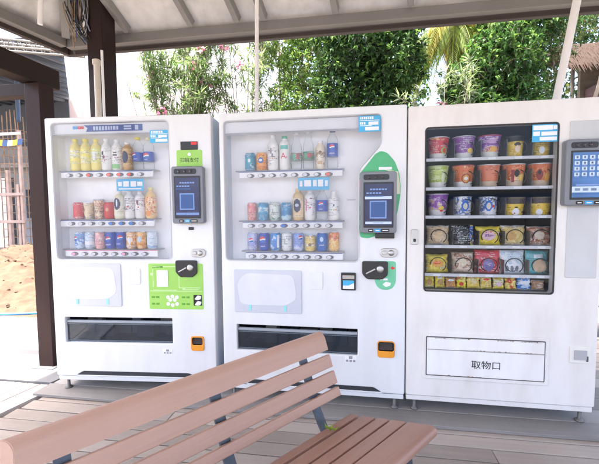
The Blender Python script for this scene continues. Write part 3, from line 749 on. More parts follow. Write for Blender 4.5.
def terminal(root, x0, x1, z0, z1, kind):
    d = -.052
    t = plate('payment_terminal', [rrect(x0, x1, z0, z1, .014)], d, 0, grey_pl, root, .006)
    w_, h_ = x1 - x0, z1 - z0
    def px(a): return x0 + a * w_
    def pz(b): return z0 + b * h_
    plate('camera_bar', [rrect(px(.09), px(.79 if kind < 3 else .62), pz(.865), pz(.955), .011)], d - .003, d - .0002, black_pl, t, .001)
    for a in (.25, .44, .62) if kind < 3 else (.2, .33, .46):
        bm = B(); lathe(bm, [(0, 0), (.009, 0), (.009, .002), (0, .002)], 14); bmesh.ops.transform(bm, matrix=Matrix.Translation((px(a), d - .0035, pz(.91))) @ Matrix.Rotation(R(90), 4, 'X'), verts=bm.verts)
        obj('lens', bm, mat('lens_glass', (.05, .04, .05), .1), t)
    s = plate('screen', [rrect(px(.09), px(.91), pz(.09), pz(.83), .004)], d - .0025, d - .0002, [black_pl], t)
    scr = mat('screen_dusk', (.030, .034, .085), .25, var=.35, scale=(4, 4, 9), emit=.03) if kind < 3 else mat('screen_blue', (.055, .14, .34), .25, var=.45, scale=(3, 3, 10), emit=.05)
    sp = plate('screen_image', [rrect(px(.125), px(.875), pz(.125), pz(.80), .002)], d - .0033, d - .0026, scr, s)
    lit = mat('screen_light', (.15, .24, .48), .3, emit=.04); litw = mat('screen_white', (.42, .50, .62), .3, emit=.05); litd = mat('screen_blueblock', (.03, .075, .22), .3, emit=.04)
    bm = B()
    def blk(a0, a1, b0, b1, mi): box(bm, px(a0), px(a1), d - .0042, d - .0034, pz(b0), pz(b1), mi)
    if kind < 3:
        for i in range(6): blk(.27 + .08 * i, .33 + .08 * i, .70, .725, 0)
        for i in range(5): blk(.17 + .085 * i, .235 + .085 * i, .64, .665, 0)
        blk(.15, .62, .595, .615, 2)
        blk(.26, .72, .24, .262, 0); blk(.26, .72, .508, .53, 0); blk(.26, .295, .2621, .5079, 0); blk(.685, .72, .2621, .5079, 0); blk(.2955, .6845, .2625, .5075, 2)
        if kind == 2: blk(.13, .86, .555, .60, 1)
        blk(.14, .86, .15, .19, 0 if kind == 1 else 1)
        for i in range(3): blk(.36 + .1 * i, .43 + .1 * i, .162, .178, 1)
    else:
        rg = random.Random(3)
        for i in range(5):
            for j in range(5):
                a = .16 + .15 * i; b = .70 - .085 * j
                if j < 4: blk(a, a + .10, b, b + .055, 1); blk(a + .03, a + .07, b + .012, b + .045, 2); blk(a + .01, a + .09, b - .016, b - .006, 0)
        blk(.125, .875, .20, .29, 1); blk(.2, .8, .30, .325, 0)
        for i in range(4): blk(.18 + .16 * i, .29 + .16 * i, .225, .265, 2)
    obj('screen_content', bm, [lit, litw, litd], s)
    for i, (a0, a1, m) in enumerate(((.22, .36, black_ink), (.40, .56, mat('pay_blue', (.03, .35, .75), .4)), (.58, .80, black_ink))):
        b = plate('pay_badge', [rrect(px(a0), px(a1), pz(.02), pz(.07), .004)], d - .002, d - .0002, m, t)
        bm = B(); box(bm, px(a0 + .03), px(a1 - .03), d - .003, d - .0021, pz(.038), pz(.052)); obj('print', bm, whitep, b)
    return t
def lock(root, x, z, m):
    h = plate('door_handle', [rrect(x - .05, x + .05, z - .027, z + .027, .024)], -.008, 0, m, root, .003)
    bm = B(); lathe(bm, [(0, 0), (.017, 0), (.017, .006), (.006, .008), (0, .008)], 18)
    bmesh.ops.transform(bm, matrix=Matrix.Translation((x + .014, -.008, z)) @ Matrix.Rotation(R(90), 4, 'X'), verts=bm.verts); obj('lock_barrel', bm, steel, h)
    plate('lever', [rrect(x - .04, x - .008, z - .012, z + .012, .011)], -.014, -.0085, steel, h, .002)
def coin_return(root, x0, x1, z0, z1, kind):
    q = dbox('coin_return', root, x0 + .008, x1 - .008, z0 + .008, z1 - .008, -.004, .05, black_pl)
    zm = z0 + (z1 - z0) * .40
    plate('surround', [rrect(x0, x1, z0, z1, .018), rrect(x0 + .009, x1 - .009, zm, z1 - .009, .012) if kind == 1 else rrect(x0 + .002, x1 - .002, zm, z1 - .002, .014)], -.008, -.0005, orange_pl, q, .003)
    bm = B(); vv = [bm.verts.new(p) for p in ((x0 + .010, -.002, zm + .006), (x1 - .010, -.002, zm + .006), (x1 - .010, .012, z1 - .010), (x0 + .010, .012, z1 - .010))]; bm.faces.new(vv)
    obj('flap', bm, mat('flap_brown', (.035, .022, .018), .65), q)
def coin_slot(root, x0, x1, z0, z1):
    c = plate('coin_mechanism', [rounded([(x0, z0 + .3 * (z1 - z0)), (x0, z1), (x1, z1), (x1, z0 + .25 * (z1 - z0)), (x1 - .03, z0), (x0 + .03, z0)], .012)], -.014, 0, black_pl, root, .004)
    bm = B(); lathe(bm, [(0, 0), (.021, 0), (.021, .005), (.012, .007), (0, .007)], 20)
    bmesh.ops.transform(bm, matrix=Matrix.Translation((x0 + (x1 - x0) * .70, -.014, z0 + (z1 - z0) * .58)) @ Matrix.Rotation(R(90), 4, 'X'), verts=bm.verts); obj('return_knob', bm, steel, c)
    bm = B(); box(bm, -.03, .03, -.018, -.0142, -.004, .004, bev=.001); o = obj('coin_slit', bm, steel, c); o.location = (x0 + (x1 - x0) * .33, 0, z0 + (z1 - z0) * .45); o.rotation_euler = (0, R(-28), 0)
def dispenser(root, x0, x1, z0, z1, seed):
    q = dbox('dispensing_slot', root, x0, x1, z0, z1, .052, .30, dark_in)
    bm = B(); rg = random.Random(seed); x = x0 + .02
    while x < x1 - .05:
        wd = rg.uniform(.04, .13); box(bm, x, min(x + wd, x1 - .01), .12 + rg.random() * .1, .24, z0 + .002, z0 + (z1 - z0) * rg.uniform(.45, .8), rg.randrange(3)); x += wd + .012
    obj('chute_parts', bm, [mat('chute_grey', (.22, .23, .25), .5), mat('chute_tan', (.30, .27, .22), .6), mat('chute_blue', (.10, .14, .18), .5)], q)
    bm = B(); box(bm, x0 + .003, x1 - .003, .02, .024, z0 + .003, z1 - .045); fl_ = obj('flap', bm, slot_glass, q)
    bm = B()
    for z in (z0 + .008, z1 - .052): box(bm, x0 + .006, x1 - .006, .0165, .0195, z, z + .004)
    obj('flap_rim', bm, mat('rim_grey_blue', (.13, .165, .20), .35), fl_)
    bm = B(); tube(bm, [(x0 + .004, .024, z1 - .035), (x1 - .004, .024, z1 - .035)], .011, 10); obj('hinge_rod', bm, mat('hinge_grey', (.32, .35, .38), .35), q, True)
    return q
def drink_machine(label, X, Y, a, W, H, kind):
    root = thing('drinks_machine', label, 'vending machine', (X, Y, 0), a, 'vending machines under the pavilion')
    if kind == 1:
        win = rrect(.044, .832, .905, 1.803, .03); slot = (.075, .822, .338, .512); ret = (.947, 1.036, .297, .396); nx0, nx1 = .19, .98
    else:
        win = rounded([(.03, .908), (.86, .908), (.86, 1.455), (.99, 1.60), (.99, 1.774), (.03, 1.774)], .03, 4); slot = (.091, .855, .330, .496); ret = (.973, 1.073, .33, .43); nx0, nx1 = .20, 1.0
    notch = [(nx0 - .05, DB + .006), (nx1, DB + .006), (nx1 - .05, DB + .034), (nx0, DB + .034)]
    shell(root, W, H, white1, [win, rrect(slot[0], slot[1], slot[2], slot[3], .006), rrect(ret[0] + .006, ret[1] - .006, ret[2] + .006, ret[3] - .006, .01), rounded(notch, .01)])
    x0, x1 = min(p[0] for p in win), max(p[0] for p in win); z0, z1 = min(p[1] for p in win), max(p[1] for p in win)
    dbox('display_case', root, x0 - .006, x1 + .006, z0 - .006, z1 + .006, .056, .134, inner_white)
    g = plate('display_window', [win], .006, .009, acrylic, root)
    fr = mat('window_edge', (.55, .57, .62), .4)
    def grow(lp, q):
        c = Vector((sum(p[0] for p in lp) / len(lp), sum(p[1] for p in lp) / len(lp))); o = []
        for p in lp:
            v = Vector(p) - c; o.append((p[0] + math.copysign(q, v.x), p[1] + math.copysign(q, v.y)))
        return o
    plate('window_seal', [grow(win, .004), grow(win, -.002)], -.003, .004, fr, g)
    bm = B(); box(bm, x0 + .002, x1 - .002, .0095, .03, z1 - .075, z1 - .07); obj('header_lip', bm, fr, g)
    bm = B(); box(bm, x0 + .001, x1 - .001, .03, .055, z1 - .076, z1 - .002); obj('header_panel', bm, mat('header_white', (.74, .75, .78), .5), g)
    bm = B(); box(bm, nx0 - .06, nx1 + .02, .006, .05, DB + .001, DB + .038); obj('vent_dark_plate', bm, mat('vent_dark', (.03, .033, .04), .6), root)  # dark inside of the notch, put into the colour of a near-flush plate
    dispenser(root, *slot, kind); coin_return(root, *ret, kind)
    ax = (.078, .484, .59, .878) if kind == 1 else (.079, .513, .578, .850)
    pn = plate('notice_panel', [rrect(*ax, .012)], -.006, 0, mat('notice_frosted', (.58, .60, .66), .3, var=.03), root, .003)
    plate('notice_sheet', [rounded([(ax[0] + .04, ax[2] + .05), (ax[0] + .02, ax[3] - .08), (ax[0] + .08, ax[3] - .02), (ax[1] - .05, ax[3] - .03), (ax[1] - .03, ax[2] + .09), (ax[1] - .10, ax[2] + .05)], .04)], -.0072, -.0062, mat('notice_paper', (.70, .71, .745), .5), pn)
    for q in (.24, .76):
        x = ax[0] + q * (ax[1] - ax[0]); bm = B(); box(bm, x - .009, x + .009, -.0085, -.0062, ax[2] + .012, ax[2] + .05, bev=.001); obj('tape_tab', bm, mat('teal_tab', (.30, .72, .70), .4), pn)
    sx = (.543, .617, .739, .845) if kind == 1 else (.559, .644, .735, .842)
    plate('blank_cover', [rrect(*sx, .008)], -.004, 0, mat('blank_white', (.77, .78, .80), .45), root, .002)
    sticker('caution_mark', root, *((.752, .818, .270, .304) if kind == 1 else (.777, .848, .287, .329)), whitep, [(.1, .3, .1, .4), (.4, .62, .1, .4), (.7, .9, .1, .4), (.35, .65, .55, .95)], pm=mat('pale_grey_ink', (.30, .30, .32), .5))
    return root
W1, H1 = 1.114, 1.822
m1 = drink_machine('white drinks machine at left, with square lime-green panel by its coin slot', -1.178, -.054, .082, W1, 1.836, 1)
btn_w, btn_r, btn_b, btn_p = mat('button_white', (.72, .73, .78), .3), mat('button_red', (.85, .10, .06), .3), mat('button_blue', (.03, .22, .70), .3), mat('button_pink', (.85, .35, .55), .3)
P1 = [.125 + .0706 * i for i in range(8)]
shelf_strip(m1, .062, .702, 1.450, 1.492, P1, 1.466, [btn_w, btn_w, btn_r, btn_w, btn_r, btn_r, btn_r, btn_w])
shelf_strip(m1, .036, .702, 1.122, 1.166, P1, 1.142, [btn_w] * 4 + [btn_b, btn_b, btn_b, btn_w])
shelf_strip(m1, .068, .717, .918, .962, [x + .012 for x in P1], .937, [btn_p, btn_w, btn_w, btn_w, btn_w, btn_p, btn_w, btn_w], trim=pinkp)
bn = plate('header_banner', [[(.265, 1.748), (.65, 1.748), (.65, 1.79), (.25, 1.79), (.275, 1.772)]], .0285, .0297, navy, m1)
bm = B()
for a, b, c, e in rows(1, .0, 1, 3, (.12, .62), .045): box(bm, .27 + a * .38, .27 + b * .38, .0274, .0284, 1.748 + c * .042, 1.748 + e * .042)
for i in range(2): box(bm, .525, .575, .0274, .0284, 1.757 + .016 * i, 1.767 + .016 * i)
box(bm, .60, .622, .0274, .0284, 1.754, 1.784)
obj('print', bm, mat('banner_pale', (.50, .58, .78), .5), bn)
bm = B(); box(bm, .175, .188, .0285, .0297, 1.765, 1.785, 0, .003); box(bm, .192, .205, .0285, .0297, 1.765, 1.785, 0, .003); box(bm, .209, .228, .0285, .0297, 1.766, 1.784, 1, .003); box(bm, .231, .248, .0285, .0297, 1.766, 1.784, 1, .003)
obj('header_mark', bm, [mat('mark_blue', (.10, .40, .80), .4), redp], m1)
sk_lines = [(.06, .94, .68, .72), (.06, .6, .36, .40)] + rows(1, .72, 1.0, 4, (.08, .7), .08) + [(.45, .9, .42, .62), (.3, .92, .08, .30)] + rows(1, .40, .66, 5, (.06, .4), .07)
sticker('notice_sticker', m1, .709, .836, 1.662, 1.742, skyblue, sk_lines, d=.006)
sticker('shelf_notice', m1, .452, .64, 1.358, 1.437, skyblue, [(.06, .2, .4, .75), (.25, .46, .35, .8), (.52, .72, .35, .8), (.76, .95, .4, .75), (.08, .9, .12, .22)], d=.042)
terminal(m1, .867, 1.072, 1.142, 1.502, 1)
gc = sticker('payment_card', m1, .885, 1.054, 1.46, 1.612, lime, d=0, r=.012)
text_on('lettering', '扫码支付', .9695, 1.545, -.002, .031, black_ink, gc)
bm = B(); extrude_poly(bm, [(.9695 + .011 * math.cos(k * R(30)), 1.583 + .011 * math.sin(k * R(30))) for k in range(12)], lambda a, b, d: (a, d, b), -.0026, -.0016); obj('emblem', bm, whitep, gc)
pd = plate('price_display', [rrect(.914, 1.026, 1.612, 1.664, .004)], -.006, 0, black_pl, m1, .002)
bm = B(); box(bm, .985, 1.022, -.0072, -.0062, 1.642, 1.66); obj('corner_tag', bm, redp, pd)
bm = B(); box(bm, .952, .986, -.005, 0, 1.098, 1.117, bev=.002); obj('sensor', bm, black_pl, m1)
lock(m1, 1.012, .948, steel)
cp = sticker('coin_panel', m1, .672, 1.039, .575, .878, lime, d=0, r=.008)
bm = B()
for q in ((.70, .705, .722, .84), (.70, .86, .70, .704), (.70, .86, .856, .86), (.876, .88, .72, .86), (.876, 1.02, .716, .72), (.68, 1.03, .694, .698), (.684, .70, .80, .816), (.885, .90, .82, .836), (.90, .918, .704, .715), (.90, 1.01, .703, .708)): box(bm, q[0], q[1], -.0024, -.0016, q[2], q[3])
obj('outline', bm, lime_lt, cp)
bm = B()
for a, b in ((.80, .655), (.83, .66), (.86, .655), (.80, .61), (.83, .602), (.86, .61), (.815, .637), (.845, .637)): extrude_poly(bm, [(a + .0125 * math.cos(R(30 * q)), b + .0125 * math.sin(R(30 * q))) for q in range(12)], lambda u, v, d: (u, d, v), -.0024, -.0016)
obj('coin_print', bm, whitep, cp)
bm = B()
for a, b in ((.70, .655), (.73, .655), (.70, .61), (.73, .61), (.905, .655), (.935, .655), (.905, .61), (.935, .61), (.71, .856), (.735, .856), (.76, .856)): box(bm, a - .011, a + .011, -.0024, -.0016, b - .006, b + .006)
obj('print', bm, mat('dark_lime', (.12, .36, .03), .5), cp)
hd = plate('hand_print', [rrect(.972, 1.028, .60, .672, .003)], -.0024, -.0016, black_ink, cp)
for z in (.655, .618):
    bm = B(); extrude_poly(bm, rounded([(.978, z - .012), (1.0, z + .014), (1.026, z + .008), (1.02, z - .012), (1.0, z - .018)], .006), lambda a, b, d: (a, d, b), -.0034, -.0025); obj('hand', bm, whitep, hd)
plate('price_note', [rrect(.728, .804, .724, .835, .002)], -.0042, -.0026, whitep, cp)
coin_slot(m1, .860, 1.004, .79, .90)

m2 = drink_machine('white drinks machine in the middle, with green leaf-shaped sticker behind its payment terminal', 0, 0, 0, 1.133, H1, 2)
P2 = [.187 + .0705 * i for i in range(8)]
shelf_strip(m2, .113, .763, 1.426, 1.467, P2, 1.438, [btn_w] * 7 + [btn_r])
shelf_strip(m2, .127, .763, 1.108, 1.150, P2, 1.124, [btn_w] * 3 + [btn_b] + [btn_w] * 4)
shelf_strip(m2, .144, .765, .912, .956, [x + .004 for x in P2], .928, [btn_w] * 8)
sticker('notice_sticker', m2, .858, .985, 1.676, 1.768, skyblue, sk_lines, d=.006)
sticker('shelf_notice', m2, .490, .683, 1.343, 1.420, skyblue, [(.05, .14, .3, .75), (.2, .42, .3, .8), (.48, .60, .3, .8), (.64, .8, .28, .82), (.86, .95, .3, .75)], d=.042)
lf = [(.987, 1.562), (1.024, 1.549), (1.067, 1.498), (1.092, 1.43), (1.10, 1.36), (1.099, 1.298), (1.088, 1.23), (1.072, 1.15), (.97, 1.068), (.914, 1.049), (.87, 1.056), (.862, 1.122), (.862, 1.428), (.913, 1.492), (.955, 1.545)]
lfp = plate('leaf_sticker', [rounded(lf, .012)], -.0018, -.0002, green, m2)
plate('pink_patch', [rounded([(.863, 1.40), (.880, 1.40), (.880, 1.24), (.868, 1.26)], .006)], -.0026, -.0019, pinkp, lfp)
plate('cream_patch', [rounded([(1.0, 1.455), (1.085, 1.44), (1.095, 1.37), (1.096, 1.31), (1.07, 1.31), (1.07, 1.43)], .004)], -.0026, -.0019, mat('cream_print', (.75, .74, .55), .5), lfp)
plate('white_patch', [rrect(.975, 1.05, 1.452, 1.468, .002)], -.0034, -.0027, whitep, lfp)
terminal(m2, .868, 1.074, 1.084, 1.438, 2)
bm = B(); box(bm, .955, 1.065, -.03, 0, 1.052, 1.083, bev=.004); obj('scanner', bm, black_pl, m2)
lock(m2, 1.035, .965, steel)
cg_ = plate('coin_panel', [rounded([(.951, .915), (1.077, .915), (1.077, .79), (1.06, .752), (1.02, .740), (.98, .748), (.955, .785)], .018)], -.0018, -.0002, green_lt, m2)
plate('arrow', [[(1.045, .875), (1.06, .888), (1.06, .88), (1.07, .88), (1.07, .868), (1.06, .868), (1.06, .862)]], -.0026, -.0019, redp, cg_)
bm = B(); extrude_poly(bm, rounded([(1.0, .775), (1.02, .792), (1.05, .785), (1.045, .768), (1.02, .76)], .005), lambda a, b, d: (a, d, b), -.0026, -.0019); box(bm, .985, 1.0, -.0026, -.0019, .80, .812); box(bm, 1.004, 1.03, -.0026, -.0019, .80, .812); obj('print', bm, whitep, cg_)
coin_slot(m2, .88, 1.03, .806, .914)
bs = plate('banknote_slot', [rrect(.755, .843, .736, .843, .006)], -.014, 0, black_pl, m2, .003)
for nm, q, mm in (('slot_mouth', (.764, .834, .806, .828), mat('slot_silver', (.45, .42, .38), .35)), ('blue_label', (.766, .832, .764, .797), skyblue), ('pale_label', (.766, .832, .746, .776), whitep)):
    plate(nm, [rrect(*q, .003)] if nm != 'pale_label' else [[(.766, .746), (.832, .746), (.832, .782), (.80, .766), (.766, .766)]], -.0165 if nm == 'pale_label' else -.0155, -.0142 if nm != 'pale_label' else -.0157, mm, bs)
plate('fine_print', [rrect(.79, .84, 1.277, 1.281, .001)], .0036, .0056, mat('pale_grey_ink', (.30, .30, .32), .5), m2)

# ---- snack machine
m3 = thing('snack_machine', 'off-white snack machine at right, stocked with noodle buckets behind dark glass', 'vending machine', (1.141, .006, 0), -.0065, 'vending machines under the pavilion')
W3, H3 = 1.02, 1.809
win3 = rrect(.098, .788, .742, 1.683, .018)
shell(m3, W3, H3, white3, [win3, rrect(.118, .750, .250, .398, .004)])
o = dbox('display_case', m3, .09, .842, .735, 1.69, .056, .50, dark_in)
plate('display_window', [win3], .004, .010, glass, m3)
plate('window_seal', [rrect(.094, .792, .738, 1.687, .02), rrect(.101, .785, .745, 1.680, .016)], -.003, .003, mat('seal_black', (.03, .03, .03), .6), m3)
C3 = [.122, .267, .411, .550, .684, .832]; Z3 = [1.513, 1.345, 1.180, 1.006, .838, .748]
coil_m = mat('coil_black', (.015, .015, .016), .4)
for k, z in enumerate(Z3):
    bm = B(); box(bm, .0945, .838, .05, .48, z - .010, z - .004); sh = obj('shelf', bm, mat('shelf_grey', (.12, .12, .13), .5), m3)
    if k < 5:
        bm = B(); box(bm, .0945, .838, .036, .0495, z - .016, z + .002, bev=.002); obj('price_rail', bm, mat('rail_pale', (.66, .67, .70), .4), sh)
        bm = B()
        for i in range(5): box(bm, C3[i] + .035, C3[i] + .075, .0345, .0358, z - .0135, z - .001)
        obj('price_tag', bm, whitep, sh)
        bm = B()
        for x in C3[1:5]: box(bm, x - .0015, x + .0015, .0497, .40, z - .003, z + (.10 if k < 3 else .085))
        obj('divider', bm, clear('divider_clear', (.8, .82, .85), .2, (.6, .62, .66)), sh)
    for i in range(5):
        if k >= 5: break
        cx = (C3[i] + C3[i + 1]) / 2 - .004; cz = z + (.055 if k < 3 else .052); rr = .046 if k < 3 else .042
        pts = [(cx + rr * math.cos(R(-60) + t * R(22)), .052 + .0028 * t, cz + rr * math.sin(R(-60) + t * R(22)) * .95) for t in range(17 if k >= 3 else 8)]
        bm = B(); tube(bm, pts, .0028, 6); obj('coil', bm, coil_m, sh, True)
sticker('notice_sticker', m3, .657, .786, 1.582, 1.677, skyblue, [(.04, .80, .68, .94), (.82, .96, .7, .92), (.04, .3, .36, .6), (.36, .96, .36, .58), (.3, .96, .08, .28)], d=.003)
gp = plate('service_panel', [rrect(.843, .998, .836, 1.688, .006)], -.004, 0, mat('panel_grey', (.56, .57, .58), .45), m3, .002)
terminal(m3, .805, 1.045, 1.232, 1.582, 3)
h = plate('door_handle', [rrect(.021, .060, 1.014, 1.102, .006)], -.010, 0, steel, m3, .003)
plate('keyhole', [rrect(.033, .048, 1.03, 1.05, .005)], -.0115, -.0102, black_pl, h)
fl = plate('delivery_hatch', [rrect(.093, .777, .217, .492, .012)], -.008, 0, white3, m3, .003)
plate('flap', [rrect(.118, .750, .244, .468, .004)], -.014, -.0085, weathered_paint('hatch_white', (.84, .83, .82), (.6, .55, .5), .4), fl, .002)
plate('flap_gap', [rrect(.112, .756, .238, .474, .004), rrect(.1185, .7495, .2445, .4675, .004)], -.0095, -.0081, mat('gap_dark', (.10, .09, .09), .7), fl)
bm = B(); box(bm, .119, .749, -.0155, -.0142, .396, .400); obj('hinge_line', bm, mat('hinge_dark', (.30, .28, .26), .6), fl)
text_on('lettering', '取物口', .4445, .316, -.0148, .052, black_ink, fl, 1.05)
rg = random.Random(6)
for zz, xa, xb in ((.4018, .30, .748), (.4655, .16, .36), (.4655, .50, .735), (.2455, .15, .42)):      # ragged rust along the edges
    bm = B(); n = int((xb - xa) / .006); lo, hi = [], []
    for k in range(n + 1):
        x_ = xa + (xb - xa) * k / n; h_ = max(.0004, rg.gauss(.0004, .0016) if rg.random() < .6 else .0004)
        lo.append((x_, zz - h_ * .6)); hi.append((x_, zz + h_))
    extrude_poly(bm, lo + hi[::-1], lambda a, b, d: (a, d, b), -.0150, -.0141); obj('rust_edge', bm, mat('rust_chip', (.20, .115, .07), .8), fl)
bx = plate('lock_cover', [rrect(.882, .988, .358, .452, .006)], -.008, 0, cream_pl, m3, .003)
plate('lock_plate', [rrect(.902, .966, .378, .432, .003)], -.0125, -.0082, mat('lock_grey', (.42, .42, .43), .4), bx, .001)
bm = B(); box(bm, .964, .972, -.014, -.0084, .37, .40, bev=.001); obj('lock_tab', bm, dark_steel, bx)

# ================================================================== PRODUCTS
def place(mroot, t, d, z, name, label, cat, group, rz=0):
    a = mroot.rotation_euler.z; c, s = math.cos(a), math.sin(a)
    return thing(name, label, cat, (mroot.location.x + c * t - s * d, mroot.location.y + s * t + c * d, z), a + rz, group)
def wrap_bm(bm, r, z0):
    """bend flat artwork (x, ., z) round a cylinder that faces the viewer (local -y)"""
    for v in bm.verts:
        a = v.co.x / r; rr = r + .0006 - v.co.y * .0; v.co = (rr * math.sin(a), -rr * math.cos(a), v.co.z + z0)
    return bm
def patch(bm, x0, x1, z0, z1, mi=0, test=None, n=10):
    g = [[None] * (n + 1) for _ in range(n + 1)]
    for i in range(n):
        for j in range(n):
            cx = (i + .5) / n; cz = (j + .5) / n; k = mi if test is None else test(cx * 2 - 1, cz * 2 - 1)
            if k is None: continue
            q = []
            for a, b in ((i, j), (i + 1, j), (i + 1, j + 1), (i, j + 1)):
                if g[a][b] is None: g[a][b] = bm.verts.new((x0 + (x1 - x0) * a / n, 0, z0 + (z1 - z0) * b / n))
                q.append(g[a][b])
            bm.faces.new(q).material_index = k
def globe(par, r, zc_, s=.017, ox=0):
    def t(u, v):
        if u * u + v * v > 1: return None
        wv = .16 * math.sin(u * 2.4 + .5)
        return 1 if v > .22 + wv else (2 if v < -.22 + wv else 0)
    bm = B(); patch(bm, ox - s, ox + s, -s, s, test=t, n=18); wrap_bm(bm, r + .0005, zc_)
    obj('round_logo', bm, [whitep, redp, bluep], par)
def decal(par, r, x0, x1, z0, z1, m, oval=False, name='printed_mark'):
    bm = B(); patch(bm, x0, x1, 0, z1 - z0, test=(lambda u, v: 0 if u * u + v * v < 1 else None) if oval else None, n=12); wrap_bm(bm, r + .0004, z0); obj(name, bm, m, par)
def word(par, r, z, s, size, m, ox=0, sx=1, vert=False):
    bm = text_bm(s, size, 0)
    for v in bm.verts: v.co = (ox + (-v.co.y if vert else v.co.x) * sx, 0, v.co.x if vert else v.co.y)
    wrap_bm(bm, r + .0009, z); obj('lettering', bm, m, par)
alu = mat('can_aluminium', (.6, .6, .6), .3, .8)
GD, GC, GS = 'drinks in the two drinks machines', 'noodle buckets and cups in the snack machine', 'snack packs in the snack machine'
def can(mr, t, z, label, m, deco=None, slim=False, h=.115):
    r = .029 if slim else .034
    o = place(mr, t, .093, z, 'drink_can', label, 'drink can', GD, random.uniform(-.12, .12))
    bm = B(); lathe(bm, [(0, .002), (r * .78, 0), (r * .86, .006), (r, .014), (r, h - .014), (r * .84, h - .003)], 24); obj('can_body', bm, m, o, True)
    bm = B(); lathe(bm, [(r * .84, h - .003), (r * .86, h), (r * .80, h), (r * .78, h - .006), (0, h - .006)], 24); obj('can_lid', bm, alu, o, True)
    if deco: deco(o, r)
    return o
def bottle(mr, t, z, label, body, cap, lab=None, h=.21, lz=(.06, .125), deco=None, kind='pet', r=.0345):
    o = place(mr, t, .093, z, 'drink_bottle', label, 'bottle', GD, random.uniform(-.12, .12))
    sh = {'pet': [(0, .004), (r * .8, 0), (r, .012), (r, h * .30), (r * .95, h * .32), (r, h * .34), (r, h * .66), (r * .94, h * .74), (r * .72, h * .81), (.0150, h * .88), (.0135, h * .93)],
          'carafe': [(0, .004), (r * .8, 0), (r, .010), (r, h * .54), (r * .88, h * .66), (r * .58, h * .80), (.0160, h * .9), (.0145, h * .94)],
          'sleeve': [(0, .004), (r * .85, 0), (r, .010), (r, h * .74), (r * .94, h * .80), (r * .64, h * .86), (.016, h * .89), (.016, h * .93)],
          'cup': [(0, .003), (r * .75, 0), (r * .8, .006), (r, h * .4), (r * .8, h * .55), (r, h * .7), (r, h * .93)]}[kind]
    bm = B(); lathe(bm, sh, 24); obj('bottle_body', bm, body, o, True)
    cr_ = .0175 if kind != 'cup' else r * 1.03
    bm = B(); lathe(bm, [(0, h * .925), (cr_, h * .925), (cr_, h - .002), (cr_ * .9, h), (0, h)], 20); obj('cap', bm, cap, o, True)
    if lab is not None:
        bm = B(); lathe(bm, [(r + .0007, lz[0]), (r + .0007, lz[1])], 24); l = obj('label', bm, lab, o, True)
        if deco: deco(l, r + .0008)
    elif deco: deco(o, r)
    return o
clearp = clear('clear_plastic', (.97, .98, .985), .16, (.84, .86, .88), .08, 1.06)
tea = mat('pale_tea_plastic', (.86, .74, .22), .25, var=.08, scale=(20, 20, 20)); milk = mat('milk_plastic', (.83, .82, .80), .3)
yl_lab = printed('yellow_tea_label', [(.88, .76, .12), (.92, .86, .5), (.62, .60, .10), (.9, .88, .78)], 55)
yl2 = printed('green_tea_label', [(.70, .70, .16), (.88, .84, .5), (.30, .45, .06), (.9, .9, .8)], 60)
wl = printed('white_flecked_label', [(.84, .83, .83), (.84, .83, .83), (.84, .83, .83), (.30, .18, .22)], 50)
ycap, wcap, gcap, bcap = mat('yellow_cap', (.88, .74, .05), .4), mat('white_cap', (.84, .84, .85), .4), mat('green_cap', (.03, .38, .20), .4), mat('dark_cap', (.03, .06, .16), .4)
pale_cap = mat('pale_yellow_cap', (.85, .78, .35), .4)
pep = mat('cola_blue', (.012, .075, .44), .3, var=.15, scale=(30, 30, 30)); pepl = printed('pale_blue_can', [(.22, .42, .75), (.10, .26, .62), (.55, .68, .86)], 40)
def pepsi(o, r): globe(o, r, .072 if o.name.startswith('drink_can') else .103, .0165)
def pepsi_can(o, r): globe(o, r, .068, .017); word(o, r, .030, 'pepsi', .017, whitep)
L1, L2, L3 = 'top shelf of left machine', 'second shelf of left machine', 'bottom shelf of left machine'
R1 = [.14 + .0735 * i for i in range(8)]; zA, zB, zC = 1.4985, 1.1725, .9685
bottle(m1, R1[0], zA, 'yellow tea bottle first at left on the ' + L1, tea, ycap, yl_lab, .215, (.05, .145))
bottle(m1, R1[1], zA, 'yellow tea bottle second from left on the ' + L1, tea, ycap, yl_lab, .215, (.05, .145))
bottle(m1, R1[2], zA, 'greenish-yellow tea bottle with pale stripe on the ' + L1, tea, ycap, yl2, .212, (.05, .145), lambda o, r: decal(o, r, -.009, .009, .07, .125, whitep))
bottle(m1, R1[3], zA, 'white bottle with slanted dark lettering on the ' + L1, milk, wcap, wl, .213, (.05, .15), lambda o, r: (decal(o, r, -.012, .002, .10, .128, black_ink, True), decal(o, r, -.004, .010, .075, .10, mat('plum_ink', (.25, .05, .12), .5), True), decal(o, r, .006, .012, .06, .07, redp, True)))
bottle(m1, R1[4], zA, 'white bottle with green foot on the ' + L1, milk, wcap, printed('white_green_label', [(.84, .84, .83), (.84, .84, .83), (.75, .80, .74), (.55, .20, .25)], 60), .205, (.04, .15), lambda o, r: (decal(o, r, -.028, .028, .010, .040, mat('leaf_print', (.20, .55, .18), .4), False), decal(o, r, -.014, .014, .095, .104, black_ink), decal(o, r, -.012, .012, .112, .118, black_ink)))
bottle(m1, R1[5], zA, 'amber coffee bottle with dark blue oval label on the ' + L1, mat('amber_plastic', (.55, .32, .12), .25), wcap, printed('amber_label', [(.66, .42, .18), (.75, .58, .32), (.5, .28, .10)], 40), .185, (.02, .14), lambda o, r: decal(o, r, -.021, .021, .045, .125, mat('deep_navy', (.02, .03, .10), .4), True), 'sleeve')
bottle(m1, R1[6], zA, 'clear cola bottle with yellow cap and blue label on the ' + L1, clearp, ycap, pep, .218, (.058, .115), lambda o, r: (globe(o, r, .098, .014, -.012), word(o, r, .072, 'pepsi', .013, whitep)))
